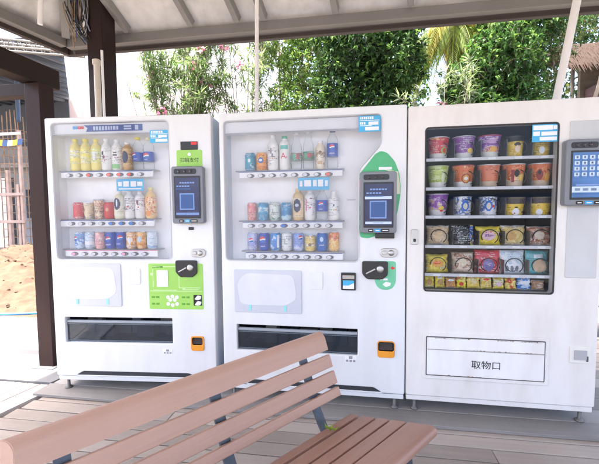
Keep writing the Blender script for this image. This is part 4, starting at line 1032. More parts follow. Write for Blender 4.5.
bottle(m1, R1[7], zA, 'clear cola bottle with pale cap at right end of the ' + L1, clearp, pale_cap, pep, .214, (.055, .118), lambda o, r: (globe(o, r, .09, .020), word(o, r, .066, 'pepsi', .010, whitep)))
can(m1, R1[0] + .003, zB, 'bright red can first at left on the ' + L2, printed('red_can_print', [(.70, .05, .06), (.62, .03, .04), (.80, .35, .35)], 45))
bottle(m1, R1[1] + .003, zB, 'cream waisted cup bottle second on the ' + L2, printed('cream_print_cup', [(.80, .66, .42), (.85, .78, .62), (.50, .33, .15), (.85, .84, .8)], 45), wcap, None, .115, kind='cup', r=.031)
bottle(m1, R1[2] + .003, zB, 'cream and red cup bottle with domed lid on the ' + L2, printed('cream_red_cup', [(.80, .68, .48), (.62, .20, .10), (.86, .8, .7), (.35, .2, .1)], 45), clearp, None, .135, kind='cup', r=.031)
can(m1, R1[3] + .003, zB, 'deep red can fourth from left on the ' + L2, mat('deep_red_can', (.62, .02, .02), .3), lambda o, r: (decal(o, r, -.008, .012, .05, .075, mat('gold_mark', (.75, .35, .2), .4), True)))
bottle(m1, R1[4] + .003, zB, 'cream bottle with navy slanted label on the ' + L2, mat('cream_tea_plastic', (.82, .78, .56), .3), wcap, printed('cream_label', [(.84, .80, .62), (.86, .84, .74)], 30), .188, (.02, .14), lambda o, r: (decal(o, r, -.024, .022, .06, .14, mat('deep_navy', (.02, .03, .10), .4), True), decal(o, r, -.006, .004, .08, .13, whitep, True)), 'sleeve')
bottle(m1, R1[5] + .003, zB, 'plain white milk-tea bottle below blue shelf notice on the ' + L2, milk, wcap, wl, .188, (.05, .14), lambda o, r: (decal(o, r, -.004, .008, .075, .085, redp, True), decal(o, r, -.016, -.012, .06, .13, mat('grey_ink', (.25, .25, .28), .5))), 'sleeve')
bottle(m1, R1[6] + .003, zB, 'white bottle with purple flecks under blue notice on the ' + L2, milk, wcap, wl, .188, (.05, .14), lambda o, r: (decal(o, r, -.010, .004, .095, .125, mat('plum_ink', (.25, .05, .12), .5), True), decal(o, r, -.002, .008, .072, .082, redp, True)), 'sleeve')
bottle(m1, R1[7] + .003, zB, 'orange juice bottle at right end of the ' + L2, mat('peach_plastic', (.86, .60, .28), .25), pale_cap, printed('orange_fruit_label', [(.88, .68, .40), (.88, .42, .10), (.90, .80, .62), (.75, .2, .05)], 40), .208, (.02, .145), lambda o, r: decal(o, r, -.020, .020, .015, .055, mat('fruit_orange', (.85, .30, .05), .4), True))
can(m1, R1[0] + .004, zC, 'light blue cola can with red patch first on the ' + L3, pepl, lambda o, r: globe(o, r, .07, .017, -.012))
can(m1, R1[1] + .004, zC, 'silvery blue can second from left on the ' + L3, printed('silver_blue_can', [(.66, .76, .86), (.36, .58, .80), (.82, .84, .88)], 35))
can(m1, R1[2] + .004, zC, 'pink can third from left on the ' + L3, printed('pink_can_print', [(.84, .45, .44), (.80, .36, .38), (.88, .66, .62)], 35), slim=False)
can(m1, R1[3] + .004, zC, 'dark blue cola can with white roundel fourth on the ' + L3, pep, pepsi_can)
can(m1, R1[4] + .004, zC, 'dark blue cola can with offset red roundel fifth on the ' + L3, pep, lambda o, r: (globe(o, r, .075, .017, .012), word(o, r, .035, 'pepsi', .014, whitep)))
can(m1, R1[5] + .004, zC, 'orange and white can sixth from left on the ' + L3, printed('orange_white_can', [(.86, .52, .28), (.86, .80, .76), (.86, .42, .12)], 30), lambda o, r: decal(o, r, -.012, .012, .04, .08, mat('ice_white', (.80, .83, .88), .4), True))
can(m1, R1[6] + .004, zC, 'orange can with blue-white oval seventh on the ' + L3, printed('orange_can', [(.88, .50, .18), (.86, .62, .34), (.85, .36, .08)], 30), lambda o, r: decal(o, r, -.014, .014, .045, .085, mat('ice_blue', (.55, .70, .88), .4), True))
can(m1, R1[7] + .004, zC, 'pale ice-blue can at right end of the ' + L3, printed('ice_blue_can', [(.62, .74, .86), (.80, .84, .88), (.30, .50, .75)], 30))
S1, S2, S3 = 'top shelf of middle machine', 'second shelf of middle machine', 'bottom shelf of middle machine'
Q1 = [.171 + .0755 * i for i in range(8)]; zA, zB, zC = 1.4735, 1.1565, .9625
teal_can = printed('teal_blue_can', [(.05, .30, .48), (.03, .20, .40), (.20, .52, .62), (.70, .80, .85)], 32)
def ring(o, r): decal(o, r, -.015, .015, .042, .086, mat('ring_teal', (.05, .42, .50), .4), True); decal(o, r, -.008, .008, .052, .076, whitep, True)
can(m2, Q1[0], zA, 'teal-blue can first at left on the ' + S1, teal_can, ring)
can(m2, Q1[1], zA, 'orange soda can with blue swirl on the ' + S1, printed('orange_soda_can', [(.80, .32, .06), (.84, .44, .14), (.70, .22, .03)], 30), lambda o, r: (decal(o, r, -.017, .017, .045, .082, mat('soda_blue', (.04, .12, .45), .4), True), decal(o, r, -.011, .011, .056, .072, whitep, True)))
bottle(m2, Q1[2], zA, 'white bottle with grey script third on the ' + S1, milk, wcap, wl, .222, (.03, .16), lambda o, r: (decal(o, r, -.010, .002, .10, .135, mat('grey_ink', (.25, .25, .28), .5), True), decal(o, r, -.001, .011, .08, .105, mat('grey_ink', (.25, .25, .28), .5), True), decal(o, r, .004, .010, .066, .074, redp, True)))
def aplus(o, r): word(o, r, .085, 'A', .052, redp, -.004); word(o, r, .078, '+', .026, redp, .017); decal(o, r, -.026, .026, .128, .152, mat('mint_band', (.10, .50, .42), .4))
bottle(m2, Q1[3], zA, 'white yoghurt bottle with green cap and red letter on the ' + S1, milk, gcap, milk, .212, (.02, .16), aplus, 'sleeve', r=.033)
gl = printed('green_black_label', [(.06, .22, .14), (.12, .36, .24), (.05, .06, .05), (.75, .2, .2)], 60)
bottle(m2, Q1[4], zA, 'clear carafe bottle with green label, left of two on ' + S1, clearp, wcap, gl, .232, (.058, .103), lambda o, r: (decal(o, r, -.022, -.004, .068, .094, mat('bottle_green', (.10, .40, .24), .4)), decal(o, r, .004, .02, .066, .098, mat('wine_print', (.42, .08, .10), .4))), 'carafe')
bottle(m2, Q1[5], zA, 'clear carafe bottle with green label, right of two on ' + S1, clearp, wcap, gl, .236, (.060, .108), lambda o, r: (decal(o, r, -.024, -.008, .07, .10, mat('bottle_green', (.10, .40, .24), .4)), decal(o, r, -.004, .02, .07, .10, mat('wine_print', (.42, .08, .10), .4))), 'carafe')
bottle(m2, Q1[6], zA, 'small cream bottle with brown print on the ' + S1, mat('cream_glass', (.76, .68, .54), .3), wcap, printed('cream_brown_label', [(.80, .72, .58), (.84, .78, .68), (.45, .30, .16)], 50), .175, (.02, .115), lambda o, r: (decal(o, r, -.010, .010, .095, .112, mat('brown_ink', (.22, .12, .06), .4), True), decal(o, r, -.012, .012, .03, .05, mat('tan_ink', (.62, .45, .25), .4))), 'sleeve', r=.029)
bottle(m2, Q1[7], zA, 'dark-capped clear cola bottle at right end of ' + S1, clearp, bcap, pep, .245, (.075, .155), lambda o, r: (globe(o, r, .13, .016), word(o, r, .094, 'pepsi', .016, whitep)))
can(m2, Q1[0] + .006, zB, 'pink-red can first at left on the ' + S2, printed('pink_red_can', [(.82, .38, .36), (.84, .50, .46), (.78, .26, .26)], 30), slim=True)
can(m2, Q1[1] + .006, zB, 'blue can with frosty print second on the ' + S2, printed('frost_blue_can', [(.06, .32, .56), (.22, .52, .70), (.65, .78, .86)], 34))
can(m2, Q1[2] + .006, zB, 'white and green can third on the ' + S2, printed('white_green_can', [(.74, .78, .74), (.60, .70, .62), (.80, .82, .80), (.15, .38, .25)], 28), lambda o, r: word(o, r, .058, 'L', .045, mat('grey_green', (.25, .42, .34), .4)))
can(m2, Q1[3] + .006, zB, 'deep blue frosty can fourth on the ' + S2, printed('deep_frost_can', [(.03, .25, .52), (.10, .42, .66), (.5, .7, .82)], 34))
bottle(m2, Q1[4] + .008, zB, 'amber bottle with dark slanted label on the ' + S2, mat('amber_cream', (.72, .52, .28), .25), mat('tan_cap', (.70, .50, .28), .4), printed('amber_cream_label', [(.78, .58, .34), (.82, .68, .46)], 30), .200, (.02, .14), lambda o, r: (decal(o, r, -.024, .024, .05, .135, mat('deep_navy', (.02, .03, .10), .4), True), decal(o, r, -.014, .012, .085, .105, mat('pale_ink', (.55, .6, .75), .4), True)), 'sleeve')
bottle(m2, Q1[5] + .008, zB, 'white bottle with pink print below blue notice on the ' + S2, milk, wcap, wl, .192, (.03, .145), lambda o, r: (decal(o, r, -.026, -.016, .06, .13, pinkp), decal(o, r, .0, .010, .075, .085, redp, True)), 'sleeve')
bottle(m2, Q1[6] + .008, zB, 'clear cola bottle with square blue label on the ' + S2, clearp, wcap, pep, .198, (.055, .125), lambda o, r: (globe(o, r, .100, .014), word(o, r, .070, 'pepsi', .011, whitep)))
bottle(m2, Q1[7] + .008, zB, 'white dotted bottle at right end of the ' + S2, milk, wcap, printed('white_dot_label', [(.84, .84, .84), (.84, .84, .84), (.84, .84, .84), (.1, .3, .55), (.85, .5, .1)], 60), .180, (.02, .135), lambda o, r: (decal(o, r, -.006, .004, .085, .10, mat('dark_dot', (.05, .15, .25), .4), True), decal(o, r, .006, .016, .06, .07, mat('gold_dot', (.8, .55, .1), .4), True), decal(o, r, -.018, -.010, .06, .07, mat('green_dot', (.2, .5, .25), .4), True)), 'carafe')
can(m2, Q1[0] + .008, zC, 'pale lilac-blue cola can first on the ' + S3, printed('lilac_can', [(.45, .50, .80), (.60, .64, .86), (.30, .36, .70)], 30), lambda o, r: globe(o, r, .068, .015, -.004))
can(m2, Q1[1] + .008, zC, 'dark blue cola can with large roundel second on the ' + S3, pep, lambda o, r: (globe(o, r, .072, .020, -.004), word(o, r, .030, 'pepsi', .014, whitep)))
can(m2, Q1[2] + .008, zC, 'mid-blue can with pale right edge third on the ' + S3, printed('mid_blue_can', [(.05, .24, .66), (.08, .34, .74), (.55, .68, .86)], 25), lambda o, r: decal(o, r, .014, .03, .02, .10, mat('ice_white', (.80, .83, .88), .4)))
can(m2, Q1[3] + .008, zC, 'white can with grey-green letter fourth on the ' + S3, printed('white_can', [(.82, .83, .82), (.76, .78, .77), (.84, .84, .82)], 25), lambda o, r: word(o, r, .058, 'L', .05, mat('grey_green', (.25, .42, .34), .4)))
can(m2, Q1[4] + .008, zC, 'periwinkle can with red corner fifth on the ' + S3, printed('periwinkle_can', [(.26, .38, .78), (.42, .52, .84), (.60, .66, .86)], 28), lambda o, r: globe(o, r, .085, .014, .018))
can(m2, Q1[5] + .008, zC, 'short golden can sixth on the ' + S3, printed('golden_can', [(.82, .62, .18), (.85, .74, .42), (.70, .46, .08), (.86, .82, .7)], 34), lambda o, r: decal(o, r, -.010, .010, .03, .05, mat('brown_ink', (.22, .12, .06), .4), True), h=.098)
can(m2, Q1[6] + .008, zC, 'royal blue can with white lettering seventh on the ' + S3, mat('royal_blue_can', (.02, .14, .50), .3), lambda o, r: (decal(o, r, -.012, .010, .06, .09, mat('ice_blue', (.55, .70, .88), .4), True), word(o, r, .04, 'pepsi', .014, whitep)))
can(m2, Q1[7] + .008, zC, 'orange-yellow can at right end of the ' + S3, printed('mango_can', [(.86, .60, .22), (.86, .50, .12), (.86, .72, .42), (.8, .25, .1)], 32), h=.12)

# ---- noodle buckets and cups
def bucket(t, z, label, m, lid, base=None, deco=None, h=.136, r1=.0625, r0=.046, name='noodle_bucket', cat='noodle bucket'):
    o = place(m3, t, .122, z, name, label, cat, GC, random.uniform(-.2, .2))
    bm = B(); lathe(bm, [(0, .003), (r0 - .003, .003), (r0, 0), (r0 + (r1 - r0) * .28, h * .28), (r1 - .001, h * .95)], 28, [1 if base else 0, 1 if base else 0, 1 if base else 0, 0]); obj('tub', bm, [m] + ([base] if base else []), o, True)
    bm = B(); lathe(bm, [(r1 - .001, h * .95), (r1 + .0025, h * .955), (r1 + .0025, h * .985), (r1 - .002, h), (0, h - .002)], 28); obj('lid', bm, lid, o, True)
    BK[:] = [r0, r1, h]
    if deco: deco(o, (r0 + r1) / 2 + .003)
    return o
BK = [0, 0, 0]
foil = mat('lid_foil', (.62, .60, .60), .35, .3); tan_b = mat('tan_base', (.62, .48, .36), .5); pale_b = mat('pale_base', (.74, .72, .70), .5)
Cc = [(C3[i] + C3[i + 1]) / 2 - .004 for i in range(5)]; Zp = [z - .0035 for z in Z3]
def sl(o, r, m, x0, x1, z0, z1, oval=True):
    bm = B(); patch(bm, x0, x1, 0, z1 - z0, test=(lambda u, v: 0 if u * u + v * v < 1 else None) if oval else None, n=14)
    for v in bm.verts:
        a = v.co.x / r; zz = v.co.z + z0; rr = BK[0] + (BK[1] - BK[0]) * max(0, min(1, zz / (BK[2] * .95))) + .0014; v.co = (rr * math.sin(a), -rr * math.cos(a), zz)
    obj('printed_mark', bm, m, o)
yel, gold, purple = mat('noodle_yellow', (.85, .62, .12), .4), mat('gold_mark', (.75, .35, .2), .4), mat('purple_ink', (.22, .06, .30), .4)
redb = printed('red_bucket', [(.62, .03, .05), (.70, .08, .08), (.45, .02, .03), (.75, .4, .2)], 24)
purb = printed('purple_bucket', [(.24, .08, .34), (.36, .16, .46), (.60, .45, .66), (.70, .5, .2), (.45, .05, .15)], 24)
orab = printed('orange_red_bucket', [(.72, .16, .05), (.78, .28, .10), (.60, .08, .03), (.80, .55, .3)], 22)
bucket(Cc[0], Zp[0], 'red noodle bucket at left of the snack machine top row', redb, foil, pale_b, lambda o, r: (sl(o, r, mat('lime_print', (.45, .55, .15), .4), -.002, .04, .035, .075), sl(o, r, redp, .008, .032, .042, .068)))
bucket(Cc[1], Zp[0], 'purple noodle bucket second in the snack machine top row', purb, foil, pale_b, lambda o, r: sl(o, r, yel, -.002, .04, .035, .065))
bucket(Cc[2], Zp[0], 'purple noodle bucket with red rim third in the top row', purb, mat('red_lid', (.45, .06, .10), .4), pale_b, lambda o, r: (sl(o, r, mat('noodle_orange', (.80, .42, .08), .4), -.012, .034, .038, .068), sl(o, r, mat('lilac_print', (.55, .35, .62), .4), -.03, .03, .085, .11)))
ycup = printed('yellow_cup', [(.80, .55, .06), (.86, .66, .16), (.72, .44, .03)], 18)
def girl(o, r):
    sl(o, r, mat('skin_print', (.86, .68, .52), .5), -.016, .016, .03, .072); sl(o, r, mat('hair_print', (.05, .03, .03), .5), -.02, .016, .066, .088)
bucket(Cc[3], Zp[0], 'yellow cup with black top fourth in the top row', ycup, black_pl, None, lambda o, r: (sl(o, r, black_ink, -.075, .075, .094, .119, False), girl(o, r)), .126, .051, .041, 'noodle_cup', 'noodle cup')
bucket(Cc[4], Zp[0], 'yellow cup with white figure behind blue sticker in the top row', ycup, black_pl, None, lambda o, r: (sl(o, r, whitep, -.018, .012, .02, .06)), .120, .053, .043, 'noodle_cup', 'noodle cup')
bucket(Cc[0], Zp[1], 'lime-green noodle bucket in second row of snack machine', printed('lime_bucket', [(.55, .66, .20), (.66, .74, .36), (.42, .55, .10)], 16), mat('lime_lid', (.6, .7, .35), .4), pale_b, lambda o, r: sl(o, r, mat('pale_lime', (.75, .82, .55), .4), .006, .03, .03, .10))
bucket(Cc[1], Zp[1], 'orange-red noodle bucket with ringed emblem, second row of snack machine', orab, mat('red_lid', (.45, .06, .10), .4), pale_b, lambda o, r: (sl(o, r, mat('dark_red_ink', (.30, .02, .02), .4), -.026, .026, .028, .084), sl(o, r, mat('noodle_orange', (.80, .42, .08), .4), -.02, .02, .034, .078), sl(o, r, whitep, -.012, .012, .046, .066)))
bucket(Cc[2], Zp[1], 'plain orange-red noodle bucket in the middle of the second row', printed('salmon_bucket', [(.74, .22, .12), (.80, .34, .20), (.68, .14, .08)], 14), foil, tan_b)
bucket(Cc[3], Zp[1], 'orange noodle bucket with dark figure fourth in the second row', orab, foil, tan_b, lambda o, r: (sl(o, r, black_ink, -.024, .006, .06, .10), sl(o, r, yel, .008, .034, .035, .075), sl(o, r, mat('dark_red_ink', (.30, .02, .02), .4), -.038, -.022, .03, .1, False)))
bucket(Cc[4], Zp[1], 'orange noodle bucket with dark curl at right of second row', orab, foil, tan_b, lambda o, r: (sl(o, r, mat('dark_red_ink', (.30, .02, .02), .4), -.034, .0, .04, .10), sl(o, r, black_ink, -.026, -.010, .07, .095), sl(o, r, mat('noodle_orange', (.80, .42, .08), .4), .008, .04, .03, .08)))
bucket(Cc[0], Zp[2], 'purple noodle bucket at left of the third row', purb, foil, pale_b, lambda o, r: (sl(o, r, yel, .0, .036, .038, .062), sl(o, r, redp, .006, .03, .028, .04)))
bw = printed('blue_white_cup', [(.80, .80, .82), (.10, .18, .48), (.70, .72, .76), (.75, .6, .2)], 22)
def mascot(o, r): sl(o, r, bluep, -.022, .022, .03, .09); sl(o, r, mat('cream_print', (.75, .74, .55), .5), -.012, .014, .04, .078)
bucket(Cc[1], Zp[2], 'blue and white cup with narrow rim second in the third row', bw, alu, None, mascot, .118, .050, .047, 'noodle_cup', 'noodle cup')
bucket(Cc[2], Zp[2], 'blue and white cup with broad blue badge third in third row', bw, alu, None, lambda o, r: (mascot(o, r), sl(o, r, redp, .02, .034, .05, .066)), .115, .050, .047, 'noodle_cup', 'noodle cup')
bowl = printed('yellow_bowl', [(.84, .58, .08), (.88, .68, .20), (.76, .48, .04)], 14)
bucket(Cc[3], Zp[2], 'yellow noodle bowl with white face fourth in the third row', bowl, mat('dark_lid', (.10, .08, .07), .4), None, lambda o, r: (sl(o, r, mat('dark_lid', (.10, .08, .07), .4), -.10, .10, .070, .103, False), sl(o, r, whitep, -.022, .022, .004, .044), sl(o, r, redp, -.012, -.004, .012, .02), sl(o, r, black_ink, -.010, .010, .046, .054)), .110, .066, .051, 'noodle_bowl', 'noodle bowl')
bucket(Cc[4], Zp[2], 'yellow noodle bowl with white patch at right of third row', bowl, mat('dark_lid', (.10, .08, .07), .4), None, lambda o, r: (sl(o, r, mat('dark_lid', (.10, .08, .07), .4), -.10, .10, .072, .103, False), sl(o, r, whitep, -.03, .006, .004, .04)), .110, .066, .051, 'noodle_bowl', 'noodle bowl')
# ---- snack packs
def pack(t, z, w_, h, label, m, crimp, marks=(), thick=.035, seed=0, lean=.12, d=.102):
    if h > .09: w_ *= 1.05; h *= 1.13
    elif h < .08: h *= 1.12
    o = place(m3, t, d, z, 'snack_pack', label, 'snack pack', GS, random.uniform(-.12, .12)); o.rotation_euler.x = -lean
    bm = B(); nx, nz = 18, 18; g = {}
    def P_(i, j, s):
        u = i / nx * 2 - 1; v = j / nz * 2 - 1
        b = (max(0, 1 - abs(u) ** 3) ** .6) * (max(0, 1 - abs(v * 1.04) ** 4) ** .6) if abs(v) < .93 else 0
        nz_ = noise.noise((u * 2.3 + seed * 3.1, v * 2.3, s * 5 + seed)) * .010 + noise.noise((u * 6 + seed, v * 6, s * 3)) * .005
        e = .006 * noise.noise((v * 3, seed, 1)) * abs(u) + (-.05 * w_ * abs(u) * (1 - v * v) * .0)
        return (u * w_ / 2 * (1 - .05 * (1 - v * v)) + e, s * (thick * .5 * b + (nz_ * b)) + .0004 * s, (v + 1) / 2 * h + .004 * noise.noise((u * 2, seed, 4)) * abs(v))
    for s in (-1, 1):
        for i in range(nx + 1):
            for j in range(nz + 1): g[i, j, s] = bm.verts.new(P_(i, j, s))
    for s in (-1, 1):
        for i in range(nx):
            for j in range(nz):
                f = bm.faces.new((g[i, j, s], g[i + 1, j, s], g[i + 1, j + 1, s], g[i, j + 1, s])); f.smooth = True
                f.material_index = 1 if j < 1 or j >= nz - 1 else 0
    bd = [(i, 0) for i in range(nx)] + [(nx, j) for j in range(nz)] + [(i, nz) for i in range(nx, 0, -1)] + [(0, j) for j in range(nz, 0, -1)]
    for a, b in zip(bd, bd[1:] + bd[:1]): bm.faces.new((g[(*a, -1)], g[(*b, -1)], g[(*b, 1)], g[(*a, 1)])).material_index = 1
    obj('wrapper', bm, [m, crimp], o)
    for (u0, u1, v0, v1, mm, oval) in marks:      # print that follows the bulging front
        bm = B(); n = 12; q = {}
        for i in range(n):
            for j in range(n):
                cu_, cv = (i + .5) / n * 2 - 1, (j + .5) / n * 2 - 1
                if oval and cu_ * cu_ + cv * cv > 1: continue
                f = []
                for a, b in ((i, j), (i + 1, j), (i + 1, j + 1), (i, j + 1)):
                    if (a, b) not in q:
                        x, y, zz = P_((u0 + (u1 - u0) * a / n) * nx, (v0 + (v1 - v0) * b / n) * nz, -1); q[a, b] = bm.verts.new((x, y - .0022, zz))
                    f.append(q[a, b])
                fc = bm.faces.new(f); fc.smooth = True
        obj('printed_mark', bm, mm, o)
    return o
def wrap(name, cols, s=18): return printed(name, cols, s, .25)
bun = wrap('bread_wrap', [(.72, .52, .30), (.80, .66, .46), (.60, .38, .18), (.84, .80, .74)], 22)
yw = wrap('yellow_wrap', [(.86, .66, .05), (.90, .74, .14), (.80, .52, .04), (.88, .82, .5)], 18)
cl_w = mat('clear_crimp', (.74, .72, .70), .25); y_c = mat('yellow_crimp', (.86, .70, .10), .3)
pack(Cc[0], Zp[3], .125, .105, 'tan bread pack at left of the fourth row', bun, cl_w, [(.25, .75, .28, .72, mat('bread_crumb', (.80, .58, .34), .5), True)], .05, 1)
pack(Cc[1] - .012, Zp[3], .105, .112, 'black crinkled snack pack in the fourth row', wrap('black_wrap', [(.02, .02, .025), (.06, .06, .07), (.03, .03, .04), (.45, .45, .48)], 30), mat('black_crimp', (.04, .04, .045), .3), (), .04, 2)
pack(Cc[1] + .047, Zp[3], .026, .108, 'narrow blue and gold pack beside the black pack', wrap('blue_gold_wrap', [(.04, .12, .45), (.80, .60, .15), (.05, .2, .6)], 30), y_c, (), .03, 3)
pack(Cc[2], Zp[3], .128, .100, 'yellow pack with red and purple emblem in the fourth row', yw, y_c, [(.22, .78, .25, .75, mat('pale_pink_ink', (.80, .55, .60), .4), True), (.3, .7, .42, .60, purple, True), (.36, .64, .62, .72, redp, True)], .05, 4)
pack(Cc[3], Zp[3], .125, .105, 'tan and yellow biscuit pack fourth in the fourth row', wrap('biscuit_wrap', [(.78, .58, .22), (.84, .72, .45), (.62, .40, .12), (.86, .82, .74)], 22), cl_w, [(.2, .6, .25, .7, mat('biscuit', (.66, .40, .14), .5), True)], .045, 5)
pack(Cc[4], Zp[3], .125, .100, 'brown and cream cake pack at right of the fourth row', wrap('cake_wrap', [(.38, .17, .10), (.55, .28, .18), (.74, .60, .48), (.28, .10, .06)], 20), cl_w, [(.25, .65, .3, .75, mat('cream_cake', (.74, .62, .50), .5), True)], .05, 6)
pack(Cc[0], Zp[4], .128, .098, 'yellow pack with red oval at left of the fifth row', yw, y_c, [(.2, .75, .3, .72, mat('noodle_orange', (.80, .42, .08), .4), True), (.28, .62, .42, .62, redp, True)], .05, 7)
pack(Cc[1], Zp[4], .118, .112, 'brown bun pack second in the fifth row', wrap('bun_wrap', [(.40, .21, .12), (.56, .33, .20), (.30, .14, .08), (.72, .56, .42)], 20), mat('brown_crimp', (.5, .36, .26), .3), [(.3, .7, .3, .7, mat('bun_cream', (.78, .66, .48), .5), True)], .06, 8)
pack(Cc[2], Zp[4], .136, .125, 'large red pack with blue globe picture in the fifth row', wrap('red_wrap', [(.62, .03, .06), (.70, .06, .08), (.52, .02, .05), (.80, .5, .5)], 20), mat('red_crimp', (.6, .05, .07), .3), [(.3, .75, .1, .62, mat('plum_blue', (.20, .16, .40), .4), True), (.42, .64, .30, .50, mat('pale_plum', (.5, .42, .6), .4), True)], .035, 9)
pack(Cc[3], Zp[4], .132, .125, 'white and ice-blue pack with three small figures, fifth row', wrap('white_wrap', [(.76, .80, .84), (.82, .84, .86), (.62, .72, .80)], 10), mat('ice_crimp', (.7, .78, .84), .3), [(.2 + .2 * i, .34 + .2 * i, .10, .34, mat('figure_ink', (.22, .24, .30), .4), True) for i in range(3)], .03, 10)
pack(Cc[4] - .005, Zp[4], .126, .125, 'teal pack with tan biscuit picture at right of fifth row', wrap('teal_wrap', [(.10, .42, .45), (.16, .52, .55), (.06, .32, .36), (.7, .8, .8)], 16), mat('teal_crimp', (.1, .42, .46), .3), [(.25, .85, .08, .62, mat('biscuit_tan', (.70, .50, .34), .5), True), (.3, .7, .68, .82, whitep, False)], .04, 11)
x = .112
low = [(.058, 'yellow nut pack at far left of the bottom row', yw, [(.2, .8, .2, .7, mat('nut_brown', (.55, .34, .12), .5), True)]),
       (.056, 'yellow nut pack second in the bottom row', yw, [(.2, .8, .2, .65, mat('nut_brown', (.55, .34, .12), .5), True), (.2, .7, .7, .85, whitep, False)]),
       (.056, 'orange-brown pack with white top in the bottom row', wrap('orange_brown_wrap', [(.62, .28, .07), (.74, .40, .12), (.45, .18, .05), (.8, .75, .7)], 20), [(.2, .8, .62, .82, whitep, True)]),
       (.052, 'bright lemon pack leaning fourth in the bottom row', wrap('lemon_wrap', [(.86, .72, .05), (.88, .78, .2), (.62, .2, .05)], 18), [(.2, .7, .2, .5, redp, True)]),
       (.070, 'gold crisp pack at centre of the bottom row', wrap('gold_wrap', [(.80, .58, .10), (.86, .70, .28), (.62, .38, .06), (.88, .82, .6)], 26), [(.3, .75, .3, .7, mat('pale_gold', (.85, .72, .4), .4), True)]),
       (.062, 'gold crisp pack with red streak right of centre, bottom row', wrap('gold_wrap', []) if False else MATS['gold_wrap'] if 'gold_wrap' in MATS else yw, [(.2, .8, .6, .75, redp, True)]),
       (.060, 'yellow pack with pink oval in the bottom row', yw, [(.2, .8, .25, .6, mat('pale_pink_ink', (.80, .55, .60), .4), True)]),
       (.058, 'yellow and red pack left of the blue one, bottom row', wrap('yellow_red_wrap', [(.84, .60, .06), (.70, .12, .05), (.88, .7, .2)], 18), []),
       (.072, 'blue and white pack in the bottom row', wrap('blue_wrap', [(.03, .16, .52), (.06, .24, .62), (.6, .7, .84)], 16), [(.12, .88, .40, .62, whitep, False), (.25, .75, .12, .32, mat('ice_blue', (.55, .70, .88), .4), True)]),
       (.064, 'small brown pack at far right of the bottom row', wrap('brown_wrap', [(.45, .25, .13), (.56, .34, .2), (.36, .18, .09)], 18), [])]
for i, (w_, lab, m, mk) in enumerate(low):
    if 'streak' in lab: m = MATS['gold_wrap']
    w_ *= 1.06
    pack(x + w_ / 2, Zp[5], w_, [.068, .070, .056, .066, .074, .072, .062, .070, .072, .05][i], lab, m, y_c if i < 8 and i != 2 else cl_w, mk, .03, 20 + i, .1 + .05 * (i % 3), d=.09); x += w_ + .003

# ================================================================== BENCH
bench = thing('park_bench', 'slatted pinkish-brown bench with tilted backrest and dark steel brackets in the foreground', 'bench', (.806, -.592, 0), math.atan2(.789, .614))
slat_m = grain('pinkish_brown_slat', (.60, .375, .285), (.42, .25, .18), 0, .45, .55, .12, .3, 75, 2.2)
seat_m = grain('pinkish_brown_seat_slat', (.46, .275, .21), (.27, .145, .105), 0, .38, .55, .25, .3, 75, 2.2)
brk_m = mat('dark_blue_steel', (.075, .085, .10), .4, .4, var=.3, scale=(20, 20, 20), bump=.15)
ZS, TL = .296, .3957
back = (math.sin(TL), math.cos(TL))       # towards the back (local +y), up
nrm = (-math.cos(TL), math.sin(TL))       # front face normal (y, z)
def bp(e, n): return (back[0] * e + nrm[0] * n, ZS + back[1] * e + nrm[1] * n)
LB = 1.164
def slat(name, prof, x0, x1, m):
    bm = B(); A = [bm.verts.new((x0, y, z)) for y, z in prof]; C = [bm.verts.new((x1, y, z)) for y, z in prof]; n = len(prof)
    fs = [bm.faces.new(A), bm.faces.new(C[::-1])] + [bm.faces.new((A[i], A[(i + 1) % n], C[(i + 1) % n], C[i])) for i in range(n)]
    es = [e for e in bm.edges if abs(e.verts[0].co.x - e.verts[1].co.x) < 1e-6]
    bmesh.ops.bevel(bm, geom=es, offset=.002, segments=2, affect='EDGES')
    return obj(name, bm, m, bench, True)
def prof_back(e0, e1, th=.026, r=.005):
    return [bp(e, n) for e, n in rounded([(e0, 0), (e1, 0), (e1, -th), (e0, -th)], r, 3)]
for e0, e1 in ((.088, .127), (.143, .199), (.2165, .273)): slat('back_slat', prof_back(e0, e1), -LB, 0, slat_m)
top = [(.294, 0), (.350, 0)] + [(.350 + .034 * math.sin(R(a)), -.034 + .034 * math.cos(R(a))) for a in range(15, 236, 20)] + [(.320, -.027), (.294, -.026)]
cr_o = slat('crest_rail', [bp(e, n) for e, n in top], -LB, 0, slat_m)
for v in cr_o.data.vertices:          # the near end is cut on a mitre
    if v.co.x < -LB + .02: v.co.x += .7 * min(0, (v.co.y - bp(0, 0)[0]) * nrm[0] + (v.co.z - bp(0, 0)[1]) * nrm[1])
ST, ZQ, SO = .2959, .3355, -.062
def spt(n, h): return (-n * math.cos(ST) + h * math.sin(ST) * 0 - h * math.sin(ST) * -0, ZQ + n * math.sin(ST) + h)
for n0, n1 in ((.0656, .1148), (.1331, .2025), (.2132, .270), (.2795, .345)):
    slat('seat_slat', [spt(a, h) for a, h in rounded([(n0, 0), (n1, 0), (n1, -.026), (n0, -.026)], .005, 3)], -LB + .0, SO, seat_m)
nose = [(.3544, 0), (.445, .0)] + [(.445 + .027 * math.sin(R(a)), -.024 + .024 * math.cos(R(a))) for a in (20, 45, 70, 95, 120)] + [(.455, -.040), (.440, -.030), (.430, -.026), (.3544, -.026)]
slat('front_seat_slat', [spt(a, h) for a, h in nose], -LB, SO, seat_m)
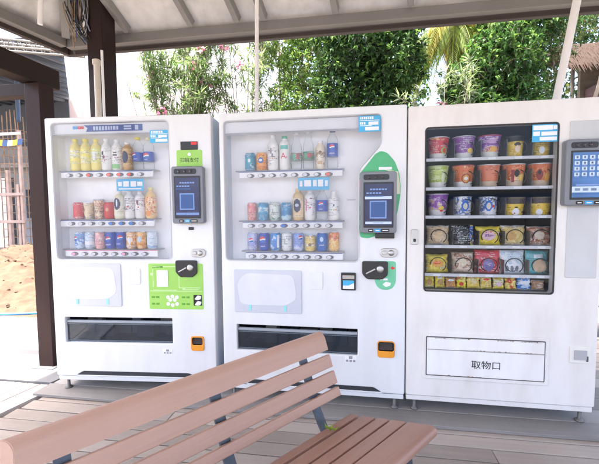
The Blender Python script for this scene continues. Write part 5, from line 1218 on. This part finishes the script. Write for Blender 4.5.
for s in (-.140, -.585, -1.06):
    # flat bar behind the back slats, bending forward under the seat
    path = [bp(.355, -.034), bp(.20, -.0315), bp(.085, -.0315), bp(.02, -.02), (.0, .268), (-.05, .297)] + [spt(n, -.034) for n in (.10, .2, .3, .40, .445)]
    bm = B(); prev = None
    for i, (y, z) in enumerate(path):
        a = Vector(path[max(i - 1, 0)]); b = Vector(path[min(i + 1, len(path) - 1)]); t = (b - a).normalized(); nn = Vector((-t.y, t.x)) * .005
        ring_ = [bm.verts.new((s + dx, y + k * nn.x, z + k * nn.y)) for dx, k in ((-.021, -1), (.021, -1), (.021, 1), (-.021, 1))]
        if prev:
            for k in range(4): bm.faces.new((prev[k], prev[(k + 1) % 4], ring_[(k + 1) % 4], ring_[k]))
        else: bm.faces.new(ring_)
        prev = ring_
    bm.faces.new(prev[::-1]); obj('bracket', bm, brk_m, bench)
    for y0, y1, zt_ in ((-.01, .10, .262), (-.37, -.43, .405)):
        bm = B(); tube(bm, [(s, y0, zt_), (s, y1, -.01)], .02, 10); obj('leg', bm, brk_m, bench, True)
        bm = B(); lathe(bm, [(0, 0), (.045, 0), (.045, .006), (.02, .010), (0, .010)], 16, c=(s, y1, -.0145)); obj('foot_plate', bm, brk_m, bench, True)
# a curled yellow-green leaf lying on the seat
sp = spt(.11, .004); wl_ = bench.matrix_basis
ang = math.atan2(.789, .614); lx, ly = -.235, sp[0]
fx = .806 + math.cos(ang) * lx - math.sin(ang) * ly; fy = -.592 + math.sin(ang) * lx + math.cos(ang) * ly
bm = B(); n = 8
lm = leafmat('fallen_leaf_green', (.20, .30, .04), .3)
for k, (a0, ln, wd) in enumerate(((0.3, .034, .016), (2.6, .030, .014), (1.4, .022, .012))):
    prev = None
    for i in range(n + 1):
        t = i / n; wv = wd * math.sin(math.pi * min(1, t * .96 + .03)); c = Vector((math.cos(a0) * ln * t, math.sin(a0) * ln * t, .003 + .012 * t * t + .004 * math.sin(t * 7)))
        sdv = Vector((-math.sin(a0), math.cos(a0), 0)) * wv * .5
        r_ = [bm.verts.new(c + sdv + Vector((0, 0, .004))), bm.verts.new(c), bm.verts.new(c - sdv + Vector((0, 0, .005)))]
        if prev:
            bm.faces.new((prev[0], prev[1], r_[1], r_[0])); bm.faces.new((prev[1], prev[2], r_[2], r_[1]))
        prev = r_
o = tag(obj('fallen_leaf', bm, lm, None, True), 'small curled yellow-green leaf lying on the bench seat', 'leaf'); o.location = (fx, fy, sp[1]); o.rotation_euler = (0, 0, -.2)
